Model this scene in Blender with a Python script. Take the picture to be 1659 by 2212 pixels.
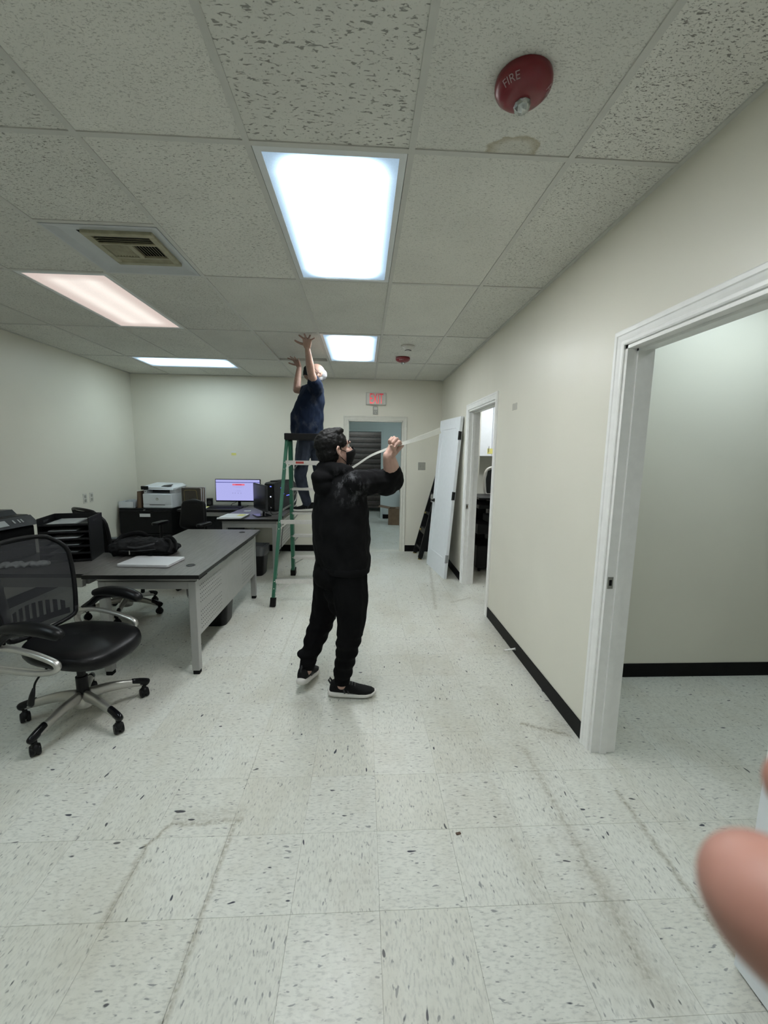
import bpy, bmesh, math, random
import numpy as np
from mathutils import Vector, Matrix, Euler, noise as mnoise
random.seed(7)
PI = math.pi
scene = bpy.context.scene
C = scene.collection
for o in list(bpy.data.objects): bpy.data.objects.remove(o)

# ------------------------------------------------------------------ camera
CAMH, FPX = 1.56, 893.95
pit, yaw, rol = -0.1393, 0.05253, 0.015115
_fw = Vector((math.sin(yaw)*math.cos(pit), math.cos(yaw)*math.cos(pit), math.sin(pit)))
_rt = Vector((math.cos(yaw), -math.sin(yaw), 0))
_up = _rt.cross(_fw)
CR = _rt*math.cos(rol) + _up*math.sin(rol)
CU = -_rt*math.sin(rol) + _up*math.cos(rol)
CF = _fw
cam = bpy.data.objects.new('camera', bpy.data.cameras.new('camera')); C.objects.link(cam)
cam.matrix_world = Matrix(((CR.x, CU.x, -CF.x, 0), (CR.y, CU.y, -CF.y, 0), (CR.z, CU.z, -CF.z, CAMH), (0, 0, 0, 1)))
cam.data.sensor_fit = 'VERTICAL'; cam.data.sensor_height = 36.0
cam.data.lens = FPX*36.0/2212
cam.data.clip_start = 0.01; cam.data.clip_end = 60
cam.data.dof.use_dof = True; cam.data.dof.focus_distance = 3.2; cam.data.dof.aperture_fstop = 7.5
scene.camera = cam

def at(x, y, axis, val):                 # pixel + the plane the thing touches -> point
    d = CF + CR*((x-829.5)/FPX) - CU*((y-1106)/FPX)
    o = Vector((0, 0, CAMH))
    return o + d*((val-o[axis])/d[axis])

# ------------------------------------------------------------------ world, exposure
w = bpy.data.worlds.new('world'); scene.world = w; w.use_nodes = True
w.node_tree.nodes['Background'].inputs[0].default_value = (0.75, 0.85, 0.9, 1)
w.node_tree.nodes['Background'].inputs[1].default_value = 0.3
vs = scene.view_settings
vs.view_transform = 'Standard'; vs.look = 'None'; vs.gamma = 1; vs.use_curve_mapping = False
vs.exposure = 0.0
LIGHT = 1.0                              # scale of every ceiling panel

# ------------------------------------------------------------------ materials
M = {}
def srgb(r, g, b):
    f = lambda c: c/12.92 if c <= .04045 else ((c+.055)/1.055)**2.4
    return (f(r/255), f(g/255), f(b/255), 1)
class NT:
    def __init__(s, name):
        s.m = bpy.data.materials.new(name); s.m.use_nodes = True
        s.t = s.m.node_tree; s.b = s.t.nodes['Principled BSDF']; M[name] = s.m
    def n(s, kind, **kw):
        nd = s.t.nodes.new(kind)
        for k, v in kw.items():
            if k.startswith('i_'):
                key = k[2:]; key = int(key) if key.isdigit() else key.replace('_', ' ')
                nd.inputs[key].default_value = v
            else: setattr(nd, k, v)
        return nd
    def l(s, a, b): s.t.links.new(a, b)
    def math(s, op, a, b=None, clamp=False):
        nd = s.t.nodes.new('ShaderNodeMath'); nd.operation = op; nd.use_clamp = clamp
        for i, v in enumerate((a, b)):
            if v is None: continue
            if isinstance(v, (int, float)): nd.inputs[i].default_value = v
            else: s.l(v, nd.inputs[i])
        return nd.outputs[0]
    def ramp(s, fac, stops):
        nd = s.t.nodes.new('ShaderNodeValToRGB'); cr = nd.color_ramp
        while len(cr.elements) < len(stops): cr.elements.new(.5)
        for e, (p, c) in zip(cr.elements, stops):
            e.position = p; e.color = c if len(c) == 4 else (*c, 1)
        s.l(fac, nd.inputs[0]); return nd.outputs[0]
    def mix(s, fac, a, b, blend='MIX'):
        nd = s.t.nodes.new('ShaderNodeMix'); nd.data_type = 'RGBA'; nd.blend_type = blend
        for sock, v in ((nd.inputs[0], fac), (nd.inputs[6], a), (nd.inputs[7], b)):
            if isinstance(v, (int, float)): sock.default_value = v
            elif isinstance(v, tuple): sock.default_value = v
            else: s.l(v, sock)
        return nd.outputs[2]
    def noise(s, vec, scale, detail=3, rough=.5, dist=0):
        nd = s.t.nodes.new('ShaderNodeTexNoise'); nd.inputs['Scale'].default_value = scale
        nd.inputs['Detail'].default_value = detail; nd.inputs['Roughness'].default_value = rough
        nd.inputs['Distortion'].default_value = dist
        if vec is not None: s.l(vec, nd.inputs['Vector'])
        return nd.outputs[0]
    def coord(s, which='Object'):
        return s.t.nodes.new('ShaderNodeTexCoord').outputs[which]
    def pos(s): return s.t.nodes.new('ShaderNodeNewGeometry').outputs['Position']
    def scale(s, vec, sc, loc=(0, 0, 0), rot=(0, 0, 0)):
        nd = s.t.nodes.new('ShaderNodeMapping'); nd.inputs['Scale'].default_value = sc
        nd.inputs['Location'].default_value = loc; nd.inputs['Rotation'].default_value = rot
        s.l(vec, nd.inputs[0]); return nd.outputs[0]
    def bump(s, h, strength=.2, dist=.002):
        nd = s.t.nodes.new('ShaderNodeBump'); nd.inputs['Strength'].default_value = strength
        nd.inputs['Distance'].default_value = dist; s.l(h, nd.inputs['Height'])
        s.l(nd.outputs[0], s.b.inputs['Normal'])
    def col(s, c):
        if isinstance(c, tuple): s.b.inputs['Base Color'].default_value = c
        else: s.l(c, s.b.inputs['Base Color'])
    def set(s, rough=None, metal=None, spec=None, alpha=None, trans=None, coat=None):
        for k, v in (('Roughness', rough), ('Metallic', metal), ('Specular IOR Level', spec), ('Alpha', alpha),
                     ('Transmission Weight', trans), ('Coat Weight', coat)):
            if v is None: continue
            if isinstance(v, (int, float)): s.b.inputs[k].default_value = v
            else: s.l(v, s.b.inputs[k])
        return s
def plain(name, col, rough=.5, metal=0, spec=None, var=.06, vs_=18, bump=0, bs=60):
    if spec is None: spec = .22 if max(col[:3]) < .05 else .5
    if max(col[:3]) < .025: col = tuple(x*.55 for x in col[:3])+(1,)
    t = NT(name); c = t.coord()
    n1 = t.noise(c, vs_, 4)
    lo = tuple(x*(1-var) for x in col[:3])+(1,); hi = tuple(min(1, x*(1+var)) for x in col[:3])+(1,)
    t.col(t.ramp(n1, [(.3, lo), (.7, hi)]))
    t.set(rough=rough, metal=metal, spec=spec)
    if bump: t.bump(t.noise(c, bs, 3), bump, .003)
    return t.m

def wall_mat(name, col, patch=False):
    t = NT(name); p = t.pos()
    big = t.noise(p, .9, 3); fine = t.noise(p, 140, 4, .6)
    base = t.ramp(big, [(.3, tuple(x*.95 for x in col[:3])), (.7, tuple(min(1, x*1.03) for x in col[:3]))])
    if patch:       # filler patch and roller streaks left on the paint
        sx = t.n('ShaderNodeSeparateXYZ'); t.l(p, sx.inputs[0])
        dy = t.math('ABSOLUTE', t.math('SUBTRACT', sx.outputs[1], 3.38)); dz = t.math('ABSOLUTE', t.math('SUBTRACT', sx.outputs[2], 1.955))
        nz = t.math('MULTIPLY', t.noise(p, 40, 2), .02)
        inside = t.math('MULTIPLY', t.math('LESS_THAN', t.math('ADD', dy, nz), .065), t.math('LESS_THAN', t.math('ADD', dz, nz), .037))
        base = t.mix(t.math('MULTIPLY', inside, .6), base, tuple(x*.45 for x in col[:3])+(1,))
        st = t.noise(t.scale(p, (1, 2.5, .6)), 1.6, 2)
        t.set(rough=t.ramp(st, [(.4, (.42,)*3), (.62, (.34,)*3)]))
    else: t.set(rough=.42)
    t.col(base); t.set(spec=.4)
    t.bump(fine, .12, .0015)
    return t.m
wall_mat('wall_paint', (.72, .70, .61, 1)); wall_mat('wall_paint_patched', (.74, .72, .63, 1), True)
wall_mat('hall_paint', (.62, .68, .67, 1)); wall_mat('office_paint', (.62, .62, .56, 1))
plain('trim_white', (.87, .87, .85, 1), .32, var=.03, bump=.05)
plain('trim_cream', (.66, .65, .58, 1), .35, var=.03)
plain('baseboard_black', (.008, .008, .008, 1), .5, spec=.12, var=.3)
plain('door_white', (.76, .79, .82, 1), .36, var=.02)
plain('plenum', (.12, .12, .11, 1), .9)
plain('grid_metal', (.56, .56, .52, 1), .5, var=.03)
plain('frame_white', (.7, .72, .72, 1), .35, var=.02)

def tile_mat(name, worm, pin, size):
    t = NT(name); p = t.coord()
    oi = t.n('ShaderNodeObjectInfo')
    off = t.n('ShaderNodeVectorMath', operation='ADD'); t.l(p, off.inputs[0])
    cmb = t.n('ShaderNodeCombineXYZ')
    for i in range(3): t.l(t.math('MULTIPLY', oi.outputs['Random'], 37+i*11), cmb.inputs[i])
    t.l(cmb.outputs[0], off.inputs[1]); v = off.outputs[0]
    wn = t.noise(t.scale(v, (1, 2.6, 1)), size, 2.5, .55, .6)
    wm = t.ramp(wn, [(.585, (0,)*3), (.645, (worm,)*3)])
    pn = t.noise(v, 190, 2, .5); pm = t.ramp(pn, [(.62, (0,)*3), (.7, (pin,)*3)])
    pit = t.math('MAXIMUM', wm, pm)
    tone = t.ramp(oi.outputs['Random'], [(0, (.66, .66, .61)), (1, (.74, .735, .68))])
    bl = t.ramp(t.noise(v, 3, 3), [(.35, (.95,)*3), (.7, (1.02,)*3)])
    tone = t.mix(1, tone, bl, 'MULTIPLY')
    t.col(t.mix(pit, tone, (.19, .185, .165, 1)))
    t.set(rough=.95, spec=.1)
    t.bump(t.math('SUBTRACT', 1, pit), .5, .003)
    return t.m
tile_mat('tile_worm', .8, .2, 42); tile_mat('tile_medium', .72, .36, 66); tile_mat('tile_fine', .46, .42, 95); tile_mat('tile_dotted', .9, .62, 84)
def stained_tile():
    m = M['tile_fine'].copy(); m.name = 'tile_stained'; M['tile_stained'] = m
    t = m.node_tree; b = t.nodes['Principled BSDF']; src = b.inputs['Base Color'].links[0].from_socket
    s = NT.__new__(NT); s.m = m; s.t = t; s.b = b
    p = s.pos(); n1 = s.noise(p, 14, 3)
    sub = s.n('ShaderNodeVectorMath', operation='DISTANCE'); s.l(p, sub.inputs[0]); sub.inputs[1].default_value = (.545, 1.70, 2.69)
    d = s.math('ADD', sub.outputs['Value'], s.math('MULTIPLY', s.math('SUBTRACT', n1, .5), .08))
    ring = s.ramp(d, [(.055, (.18,)*3), (.085, (.75,)*3), (.092, (.0,)*3)])
    s.col(s.mix(ring, src, (.36, .31, .20, 1)))
stained_tile()

def floor_mat():
    t = NT('vinyl_tile'); p = t.pos()
    sx = t.n('ShaderNodeSeparateXYZ'); t.l(p, sx.inputs[0]); X, Y = sx.outputs[0], sx.outputs[1]
    cx = t.math('FLOOR', t.math('DIVIDE', t.math('ADD', X, .845+30.5), .305)); cy = t.math('FLOOR', t.math('DIVIDE', t.math('ADD', Y, -1.22+30.5), .305))
    par = t.math('MODULO', t.math('ADD', cx, cy), 2)
    cc = t.n('ShaderNodeCombineXYZ'); t.l(cx, cc.inputs[0]); t.l(cy, cc.inputs[1])
    wn = t.n('ShaderNodeTexWhiteNoise'); wn.noise_dimensions = '2D'; t.l(cc.outputs[0], wn.inputs['Vector'])
    def flecks(sc, seed):
        v = t.scale(p, sc, (seed, seed*.7, 0))
        dk = t.ramp(t.noise(v, 78, 2.0, .5, .25), [(.642, (0,)*3), (.70, (.68,)*3)])
        bigd = t.ramp(t.noise(v, 42, 1.2, .4), [(.74, (0,)*3), (.77, (1,)*3)])
        md = t.ramp(t.noise(v, 120, 2.5, .55), [(.49, (0,)*3), (.68, (.48,)*3)])
        return dk, bigd, md
    a = flecks((1, .36, 1), 3.1); b = flecks((.36, 1, 1), 9.7)
    dk, bg, md = (t.mix(par, a[i], b[i]) for i in range(3))
    tone = t.ramp(wn.outputs['Value'], [(0, (.625, .625, .56)), (.5, (.645, .65, .59)), (1, (.66, .665, .61))])
    cl = t.ramp(t.noise(p, 30, 3), [(.3, (.94,)*3), (.7, (1.03,)*3)])
    tone = t.mix(1, tone, cl, 'MULTIPLY')
    c = t.mix(md, tone, (.35, .36, .34, 1))
    c = t.mix(dk, c, (.11, .115, .13, 1)); c = t.mix(bg, c, (.035, .04, .055, 1))
    # worn dirt: broad scuffing and dirty seams
    dirt = t.ramp(t.noise(t.scale(p, (1, .55, 1)), 2.6, 5, .62), [(.47, (0,)*3), (.75, (.42,)*3)])
    c = t.mix(dirt, c, (.40, .365, .27, 1))
    nz = t.noise(p, 16, 3); nz2 = t.noise(p, 70, 2)
    def seam(x0, y0, x1, y1, wdt, amt, c):
        L = math.hypot(x1-x0, y1-y0); ux, uy = (x1-x0)/L, (y1-y0)/L
        dx = t.math('SUBTRACT', X, x0); dy = t.math('SUBTRACT', Y, y0)
        al = t.math('ADD', t.math('MULTIPLY', dx, ux), t.math('MULTIPLY', dy, uy))
        ac = t.math('ABSOLUTE', t.math('ADD', t.math('ADD', t.math('MULTIPLY', dx, -uy), t.math('MULTIPLY', dy, ux)), t.math('MULTIPLY', t.math('SUBTRACT', nz, .5), wdt*1.6)))
        ins = t.math('MULTIPLY', t.math('GREATER_THAN', al, 0), t.math('LESS_THAN', al, L))
        f = t.math('SUBTRACT', 1, t.math('DIVIDE', ac, wdt), clamp=True)
        f = t.math('MULTIPLY', t.math('MULTIPLY', f, ins), t.math('MULTIPLY', t.ramp(nz2, [(.35, (.25,)*3), (.6, (1,)*3)]), amt))
        return t.mix(f, c, (.21, .18, .12, 1))
    for s in [(-.535, .75, -.535, 1.58, .018, .62), (-.85, 1.2, -.85, 1.5, .02, .6), (-.85, 1.49, -.80, 1.585, .014, .75), (-.80, 1.585, -.50, 1.60, .02, .6), (-.80, 1.62, -.50, 1.64, .05, .3),
              (.88, 1.0, .88, 2.0, .022, .4), (.90, .9, .86, 2.6, .12, .22), (1.19, 1.0, 1.21, 1.7, .02, .7), (.94, 2.2, 1.19, 2.08, .025, .7), (1.0, 2.05, 1.19, 2.2, .09, .3),
              (.64, 1.2, .62, 2.0, .08, .2), (.75, 4.0, .95, 5.6, .03, .5), (.95, 4.2, 1.2, 4.35, .03, .5), (-.62, 3.0, -.62, 4.0, .012, .35), (-.8, 3.1, -.6, 3.1, .012, .3), (-.36, 2.38, -.28, 2.6, .1, .25), (.0, 2.35, .1, 2.45, .12, .2)]:
        c = seam(*s, c)
    t.col(c)
    t.set(rough=t.ramp(t.noise(p, 5, 3), [(.3, (.30,)*3), (.75, (.46,)*3)]), spec=.5)
    t.bump(t.noise(p, 60, 3), .06, .002)
    return t.m
floor_mat()
plain('grout', (.42, .41, .36, 1), .9)

def panel_mat(name, edge, core, cb, pink=False, horiz=False):
    t = NT(name); t.t.nodes.remove(t.b)
    p = t.coord(); sx = t.n('ShaderNodeSeparateXYZ'); t.l(p, sx.inputs[0]); x, y = sx.outputs[0], sx.outputs[1]
    if horiz: x, y = y, x
    def g(c, wd):
        d = t.math('DIVIDE', t.math('SUBTRACT', x, c), wd); return t.math('POWER', 2.718, t.math('MULTIPLY', t.math('MULTIPLY', d, d), -1))
    tubes = t.math('ADD', t.math('ADD', g(-.105, .068), g(.105, .068)), t.math('MULTIPLY', g(0, .075), .55))
    ends = t.math('POWER', t.math('DIVIDE', t.math('SUBTRACT', .575, t.math('ABSOLUTE', y)), .13, clamp=True), 1.8)
    prism = t.noise(t.scale(p, (1, 1, 1), rot=(0, 0, .785)), 240, 0)
    soft = t.math('ADD', .85, t.math('MULTIPLY', t.noise(p, 6, 3), .3))
    f = t.math('MULTIPLY', t.math('MULTIPLY', tubes, ends), soft)
    st = t.math('ADD', t.math('MULTIPLY', f, core), edge)
    st = t.math('MULTIPLY', st, t.math('ADD', .93, t.math('MULTIPLY', prism, .14)))
    st = t.math('MULTIPLY', st, LIGHT)
    ca = (1, .84, .76, 1) if pink else (.58, .80, 1, 1)
    em = t.n('ShaderNodeEmission'); t.l(t.mix(t.math('MULTIPLY', f, 1.6, clamp=True), ca, cb), em.inputs[0]); t.l(st, em.inputs[1])
    t.l(em.outputs[0], t.t.nodes['Material Output'].inputs[0])
    return t.m
panel_mat('diffuser_cool', .62, 31.0, (.965, .975, .965, 1)); panel_mat('diffuser_rear', .62, 14.0, (.955, .975, .965, 1)); panel_mat('diffuser_cool_far', .62, 31.0, (.94, .98, .985, 1)); panel_mat('diffuser_cool_side', .62, 15.0, (.80, .97, 1, 1), horiz=True)
panel_mat('diffuser_hall', .6, 16.0, (.80, .96, 1, 1)); panel_mat('diffuser_room', .6, 11.0, (.82, .96, 1, 1), horiz=True); panel_mat('diffuser_added_fill', .6, 6.0, (.92, .97, .97, 1)); panel_mat('diffuser_pink', .70, .34, (1, .90, .82, 1), pink=True)

def emis(name, col, st):
    t = NT(name); t.b.inputs['Base Color'].default_value = (.05, .05, .05, 1)
    t.b.inputs['Emission Color'].default_value = col; t.b.inputs['Emission Strength'].default_value = st; return t.m

def wood():
    t = NT('grey_laminate'); p = t.coord()
    v = t.scale(p, (14, 1.0, 1)); n1 = t.noise(v, 6, 6, .62); n2 = t.noise(t.scale(p, (60, 2, 1)), 8, 3)
    f = t.math('ADD', t.math('MULTIPLY', n1, .65), t.math('MULTIPLY', n2, .35))
    t.col(t.ramp(f, [(.3, (.055, .05, .047)), (.5, (.10, .093, .087)), (.7, (.165, .155, .145))])); t.set(rough=.38); t.bump(f, .08, .001)
wood()
plain('desk_edge', (.02, .019, .018, 1), .4); plain('silver_paint', (.40, .40, .39, 1), .38, metal=.55, var=.03)
plain('black_plastic', (.012, .012, .013, 1), .42, var=.2); plain('black_gloss', (.01, .01, .012, 1), .18, var=.2)
plain('black_leather', (.007, .007, .008, 1), .36, spec=.24, var=.3, bump=.12, bs=240); plain('black_cloth', (.010, .010, .011, 1), .85, var=.35, vs_=60, bump=.3, bs=300)
plain('black_metal', (.010, .010, .011, 1), .4, var=.25); plain('charcoal', (.035, .036, .038, 1), .55, var=.2)
plain('chair_silver', (.50, .49, .46, 1), .33, metal=.75, var=.03)
plain('aluminium', (.72, .70, .68, 1), .36, metal=.6, var=.05, vs_=50); plain('steel', (.45, .45, .44, 1), .3, metal=.9)
plain('ladder_green', (.022, .125, .072, 1), .42, var=.1); plain('rubber', (.012, .012, .012, 1), .8)
plain('printer_white', (.66, .69, .72, 1), .4, var=.02); plain('printer_shadow', (.05, .05, .055, 1), .5)
plain('cardboard', (.16, .105, .065, 1), .85, var=.12, vs_=10); plain('dark_card', (.055, .045, .032, 1), .8, var=.15); plain('brown_wood', (.085, .05, .032, 1), .7, var=.2)
plain('paper', (.72, .73, .74, 1), .8, var=.02); plain('paper_grey', (.30, .32, .32, 1), .8, var=.05); plain('sticky_yellow', (.72, .68, .22, 1), .8, var=.02)
plain('laptop_silver', (.62, .62, .64, 1), .38, metal=.35, var=.01); plain('red_plastic', (.17, .012, .018, 1), .3, var=.06)
plain('white_print', (.62, .5, .5, 1), .5); plain('plate_grey', (.32, .32, .28, 1), .5); plain('plate_white', (.58, .57, .52, 1), .45)
plain('vent_beige', (.33, .31, .21, 1), .5, var=.15); plain('vent_dark', (.01, .01, .01, 1), .9); plain('pan_white', (.50, .52, .53, 1), .35, var=.03)
plain('shutter_brown', (.088, .070, .060, 1), .7, var=.15); plain('hinge_black', (.015, .015, .015, 1), .4); plain('hinge_grey', (.30, .31, .32, 1), .4, metal=.4)
plain('bag_plastic', (.30, .32, .34, 1), .4, var=.2); plain('tag_red', (.45, .05, .04, 1), .5); plain('strip_cream', (.88, .88, .82, 1), .6, var=.03)
plain('cable_black', (.01, .01, .01, 1), .6); plain('brass_dull', (.35, .28, .10, 1), .5, metal=.5); plain('sole_white', (.68, .66, .63, 1), .6, var=.06)
plain('shoe_black', (.010, .010, .011, 1), .8, var=.3, vs_=120, bump=.3, bs=400); plain('lace_grey', (.10, .10, .10, 1), .8)
plain('lens_clear', (.42, .44, .43, 1), .08, metal=.75, var=.3, vs_=70)
emis('led_blue', (.12, .16, 1, 1), 2.2); emis('led_white', (.8, .85, 1, 1), 1.2)
t = NT('denim'); c = t.coord(); t.col(t.ramp(t.noise(c, 7, 5, .6), [(.3, (.010, .014, .026)), (.7, (.032, .042, .065))])); t.set(rough=.85); t.bump(t.noise(c, 220, 2), .3, .002)
def fabric(name, lo, hi, dust, dscale, thr, where=None):
    t = NT(name); c = t.pos(); b = t.ramp(t.noise(c, 9, 4), [(.3, lo), (.7, hi)])
    d = t.ramp(t.noise(t.scale(c, (1, 1, .6)), dscale, 5, .66), [(thr, (0,)*3), (thr+.16, (.6,)*3)])
    if where:
        g = t.n('ShaderNodeVectorMath', operation='DISTANCE'); t.l(c, g.inputs[0]); g.inputs[1].default_value = where[:3]
        d = t.math('MULTIPLY', d, t.math('SUBTRACT', 1, t.math('DIVIDE', g.outputs['Value'], where[3]), clamp=True))
    t.col(t.mix(d, b, dust)); t.set(rough=.95, spec=.1); t.bump(t.noise(c, 350, 2), .25, .002)
fabric('hoodie_black', (.0055, .0055, .006), (.010, .010, .011), (.22, .225, .24, 1), 26, .50, (-.08, 2.41, 1.375, .14))
fabric('sweatpants_black', (.0035, .0035, .004), (.006, .006, .0065), (.1, .1, .1, 1), 10, .9)
fabric('navy_shirt', (.006, .010, .022), (.012, .019, .038), (.055, .06, .07, 1), 9, .53)
def skin(name, a, b):
    t = NT(name); c = t.pos(); t.col(t.ramp(t.noise(c, 30, 4), [(.3, a), (.7, b)])); t.set(rough=.5, spec=.4)
    t.b.inputs['Subsurface Weight'].default_value = .08; t.b.inputs['Subsurface Radius'].default_value = (.01, .004, .002)
    t.bump(t.noise(c, 260, 3), .15, .001)
skin('skin_light', (.46, .29, .235), (.52, .335, .275)); skin('skin_tan', (.30, .185, .14), (.38, .24, .19)); skin('skin_thumb', (.40, .19, .145), (.50, .26, .21))
plain('nail', (.82, .62, .57, 1), .18, var=.03)
t = NT('hair_black'); c = t.coord(); t.col(t.ramp(t.noise(t.scale(c, (60, 60, 12)), 3, 4), [(.3, (.002, .002, .002)), (.8, (.009, .0085, .008))])); t.set(rough=.55, spec=.2); t.bump(t.noise(t.scale(c, (80, 80, 14)), 3, 3), .6, .004)
plain('hair_white', (.20, .20, .205, 1), .7, bump=.4, bs=200); plain('mask_black', (.008, .008, .009, 1), .75, var=.2); plain('eye_white', (.6, .58, .55, 1), .2); plain('eye_dark', (.01, .008, .006, 1), .15)
# see-through office-chair mesh: a woven net, denser than it is open
t = NT('chair_mesh'); t.col((.012, .013, .016, 1)); t.set(rough=.7, alpha=.86)
t = NT('bin_liner'); t.col((.25, .26, .27, 1)); t.set(rough=.35, alpha=.45)
def screen():
    t = NT('screen'); t.t.nodes.remove(t.b); p = t.coord(); s = t.n('ShaderNodeSeparateXYZ'); t.l(p, s.inputs[0]); x, z = s.outputs[0], s.outputs[2]
    def rect(x0, x1, z0, z1): return t.math('MULTIPLY', t.math('MULTIPLY', t.math('GREATER_THAN', x, x0), t.math('LESS_THAN', x, x1)), t.math('MULTIPLY', t.math('GREATER_THAN', z, z0), t.math('LESS_THAN', z, z1)))
    c = t.mix(rect(-1, 1, .118, .126), (.46, .47, .88, 1), (.03, .03, .22, 1))
    c = t.mix(rect(-.08, .10, .075, .10), c, (.85, .18, .26, 1)); c = t.mix(rect(-.035, .055, .082, .092), c, (.55, .05, .1, 1))
    for (a, b, d) in [(-.075, .09, .055), (-.03, .06, .048), (-.02, .04, .0), (-.04, .05, -.012)]:
        c = t.mix(t.math('MULTIPLY', rect(a, b, d, d+.004), .35), c, (.2, .2, .45, 1))
    for a in (-.085, -.05, -.005, .035): c = t.mix(t.math('MULTIPLY', rect(a, a+.014, -.05, -.03), .35), c, (.2, .2, .4, 1))
    em = t.n('ShaderNodeEmission'); t.l(c, em.inputs[0]); em.inputs[1].default_value = .95; t.l(em.outputs[0], t.t.nodes['Material Output'].inputs[0])
screen()
def exit_mat():
    t = NT('exit_red'); p = t.coord(); s = t.n('ShaderNodeSeparateXYZ'); t.l(p, s.inputs[0])
    f = t.ramp(t.math('ADD', t.math('MULTIPLY', s.outputs[2], 5), .5), [(.1, (1, .10, .12)), (.5, (.75, .05, .07)), (.85, (.32, .02, .03))])
    t.b.inputs['Base Color'].default_value = (.2, .01, .01, 1); t.l(f, t.b.inputs['Emission Color']); t.b.inputs['Emission Strength'].default_value = 1.0
exit_mat()
# ------------------------------------------------------------------ mesh helpers
def tag(o, label=None, cat=None, group=None, kind=None):
    if label: o['label'] = label
    if cat: o['category'] = cat
    if group: o['group'] = group
    if kind: o['kind'] = kind
    return o
def empty(name, loc=(0, 0, 0), rz=0, label=None, cat=None, group=None):
    o = bpy.data.objects.new(name, None); C.objects.link(o); o.empty_display_size = .1
    o.location = loc; o.rotation_euler = (0, 0, rz); return tag(o, label, cat, group)
def obj(name, bm, mat, parent=None, smooth=False, loc=None, rot=None, ang=None):
    if isinstance(bm, bpy.types.Mesh): me = bm
    else:
        bmesh.ops.recalc_face_normals(bm, faces=bm.faces)
        me = bpy.data.meshes.new(name); bm.to_mesh(me); bm.free()
        if smooth:
            me.shade_smooth() if ang is None else None
            if ang is not None:
                me.shade_smooth(); me.set_sharp_from_angle(angle=ang)
    if mat and not me.materials: me.materials.append(M[mat])
    o = bpy.data.objects.new(name, me); C.objects.link(o)
    if parent is not None: o.parent = parent
    if loc is not None: o.location = loc
    if rot is not None: o.rotation_euler = rot
    return o
def struct(name, bm, mat, **k):
    o = obj(name, bm, mat, **k); o['kind'] = 'structure'; return o
def dup(root, loc, rz=None, label=None, group=None):
    r = root.copy(); C.objects.link(r); r.location = loc
    if rz is not None: r.rotation_euler = (0, 0, rz)
    if label: r['label'] = label
    if group: r['group'] = group
    for ch in root.children:
        c = ch.copy(); C.objects.link(c); c.parent = r
        for g in ch.children:
            d = g.copy(); C.objects.link(d); d.parent = c
    return r
def B(): return bmesh.new()
def box(bm, lo, hi, mat=None):
    x0, y0, z0 = lo; x1, y1, z1 = hi
    vs_ = [bm.verts.new(v) for v in ((x0, y0, z0), (x1, y0, z0), (x1, y1, z0), (x0, y1, z0), (x0, y0, z1), (x1, y0, z1), (x1, y1, z1), (x0, y1, z1))]
    for f in ((0, 3, 2, 1), (4, 5, 6, 7), (0, 1, 5, 4), (1, 2, 6, 5), (2, 3, 7, 6), (3, 0, 4, 7)): bm.faces.new([vs_[i] for i in f])
    if mat is not None:
        for v in vs_: v.co = mat @ v.co
    return bm
def merge(bm, other):
    me = bpy.data.meshes.new('tmp'); other.to_mesh(me); other.free(); bm.from_mesh(me); bpy.data.meshes.remove(me); return bm
def rbox(bm, lo, hi, r=.005, seg=2, mat=None):
    t = B(); box(t, lo, hi)
    bmesh.ops.bevel(t, geom=list(t.edges), offset=r, segments=seg, profile=.5, affect='EDGES')
    if mat is not None: bmesh.ops.transform(t, matrix=mat, verts=t.verts)
    return merge(bm, t)
def prism(bm, poly, z0, z1, mat=None, r=0, seg=2):
    t = B(); bot = [t.verts.new((x, y, z0)) for x, y in poly]; top = [t.verts.new((x, y, z1)) for x, y in poly]; n = len(poly)
    t.faces.new(bot[::-1]); t.faces.new(top)
    for i in range(n): t.faces.new((bot[i], bot[(i+1) % n], top[(i+1) % n], top[i]))
    if r: bmesh.ops.bevel(t, geom=[e for e in t.edges if abs(e.verts[0].co.z-e.verts[1].co.z) < 1e-6], offset=r, segments=seg, profile=.5, affect='EDGES')
    if mat is not None: bmesh.ops.transform(t, matrix=mat, verts=t.verts)
    return merge(bm, t)
def rrect(w, d, r, n=5, cx=0, cy=0):
    pts = []
    for (sx, sy, a0) in ((1, 1, 0), (-1, 1, 90), (-1, -1, 180), (1, -1, 270)):
        for k in range(n+1):
            a = math.radians(a0+90*k/n); pts.append((cx+sx*(w/2-r)+r*math.cos(a), cy+sy*(d/2-r)+r*math.sin(a)))
    return pts
def loft(bm, rings, closed=True, caps=True):
    vs_ = [[bm.verts.new(p) for p in r] for r in rings]; n = len(rings[0])
    for a, b in zip(vs_, vs_[1:]):
        for i in range(n if closed else n-1): bm.faces.new((a[i], a[(i+1) % n], b[(i+1) % n], b[i]))
    if caps and closed: bm.faces.new(vs_[0][::-1]); bm.faces.new(vs_[-1])
    return bm
def frames(pts):
    pts = [Vector(p) for p in pts]; T = []
    for i in range(len(pts)):
        a = pts[max(0, i-1)]; b = pts[min(len(pts)-1, i+1)]; T.append((b-a).normalized())
    up = Vector((0, 0, 1)) if abs(T[0].z) < .9 else Vector((1, 0, 0)); N = []
    n = (up - T[0]*up.dot(T[0])).normalized()
    for t in T:
        n = n - t*n.dot(t)
        n = n.normalized() if n.length > 1e-6 else t.orthogonal().normalized()
        N.append(n)
    return pts, T, N
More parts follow.
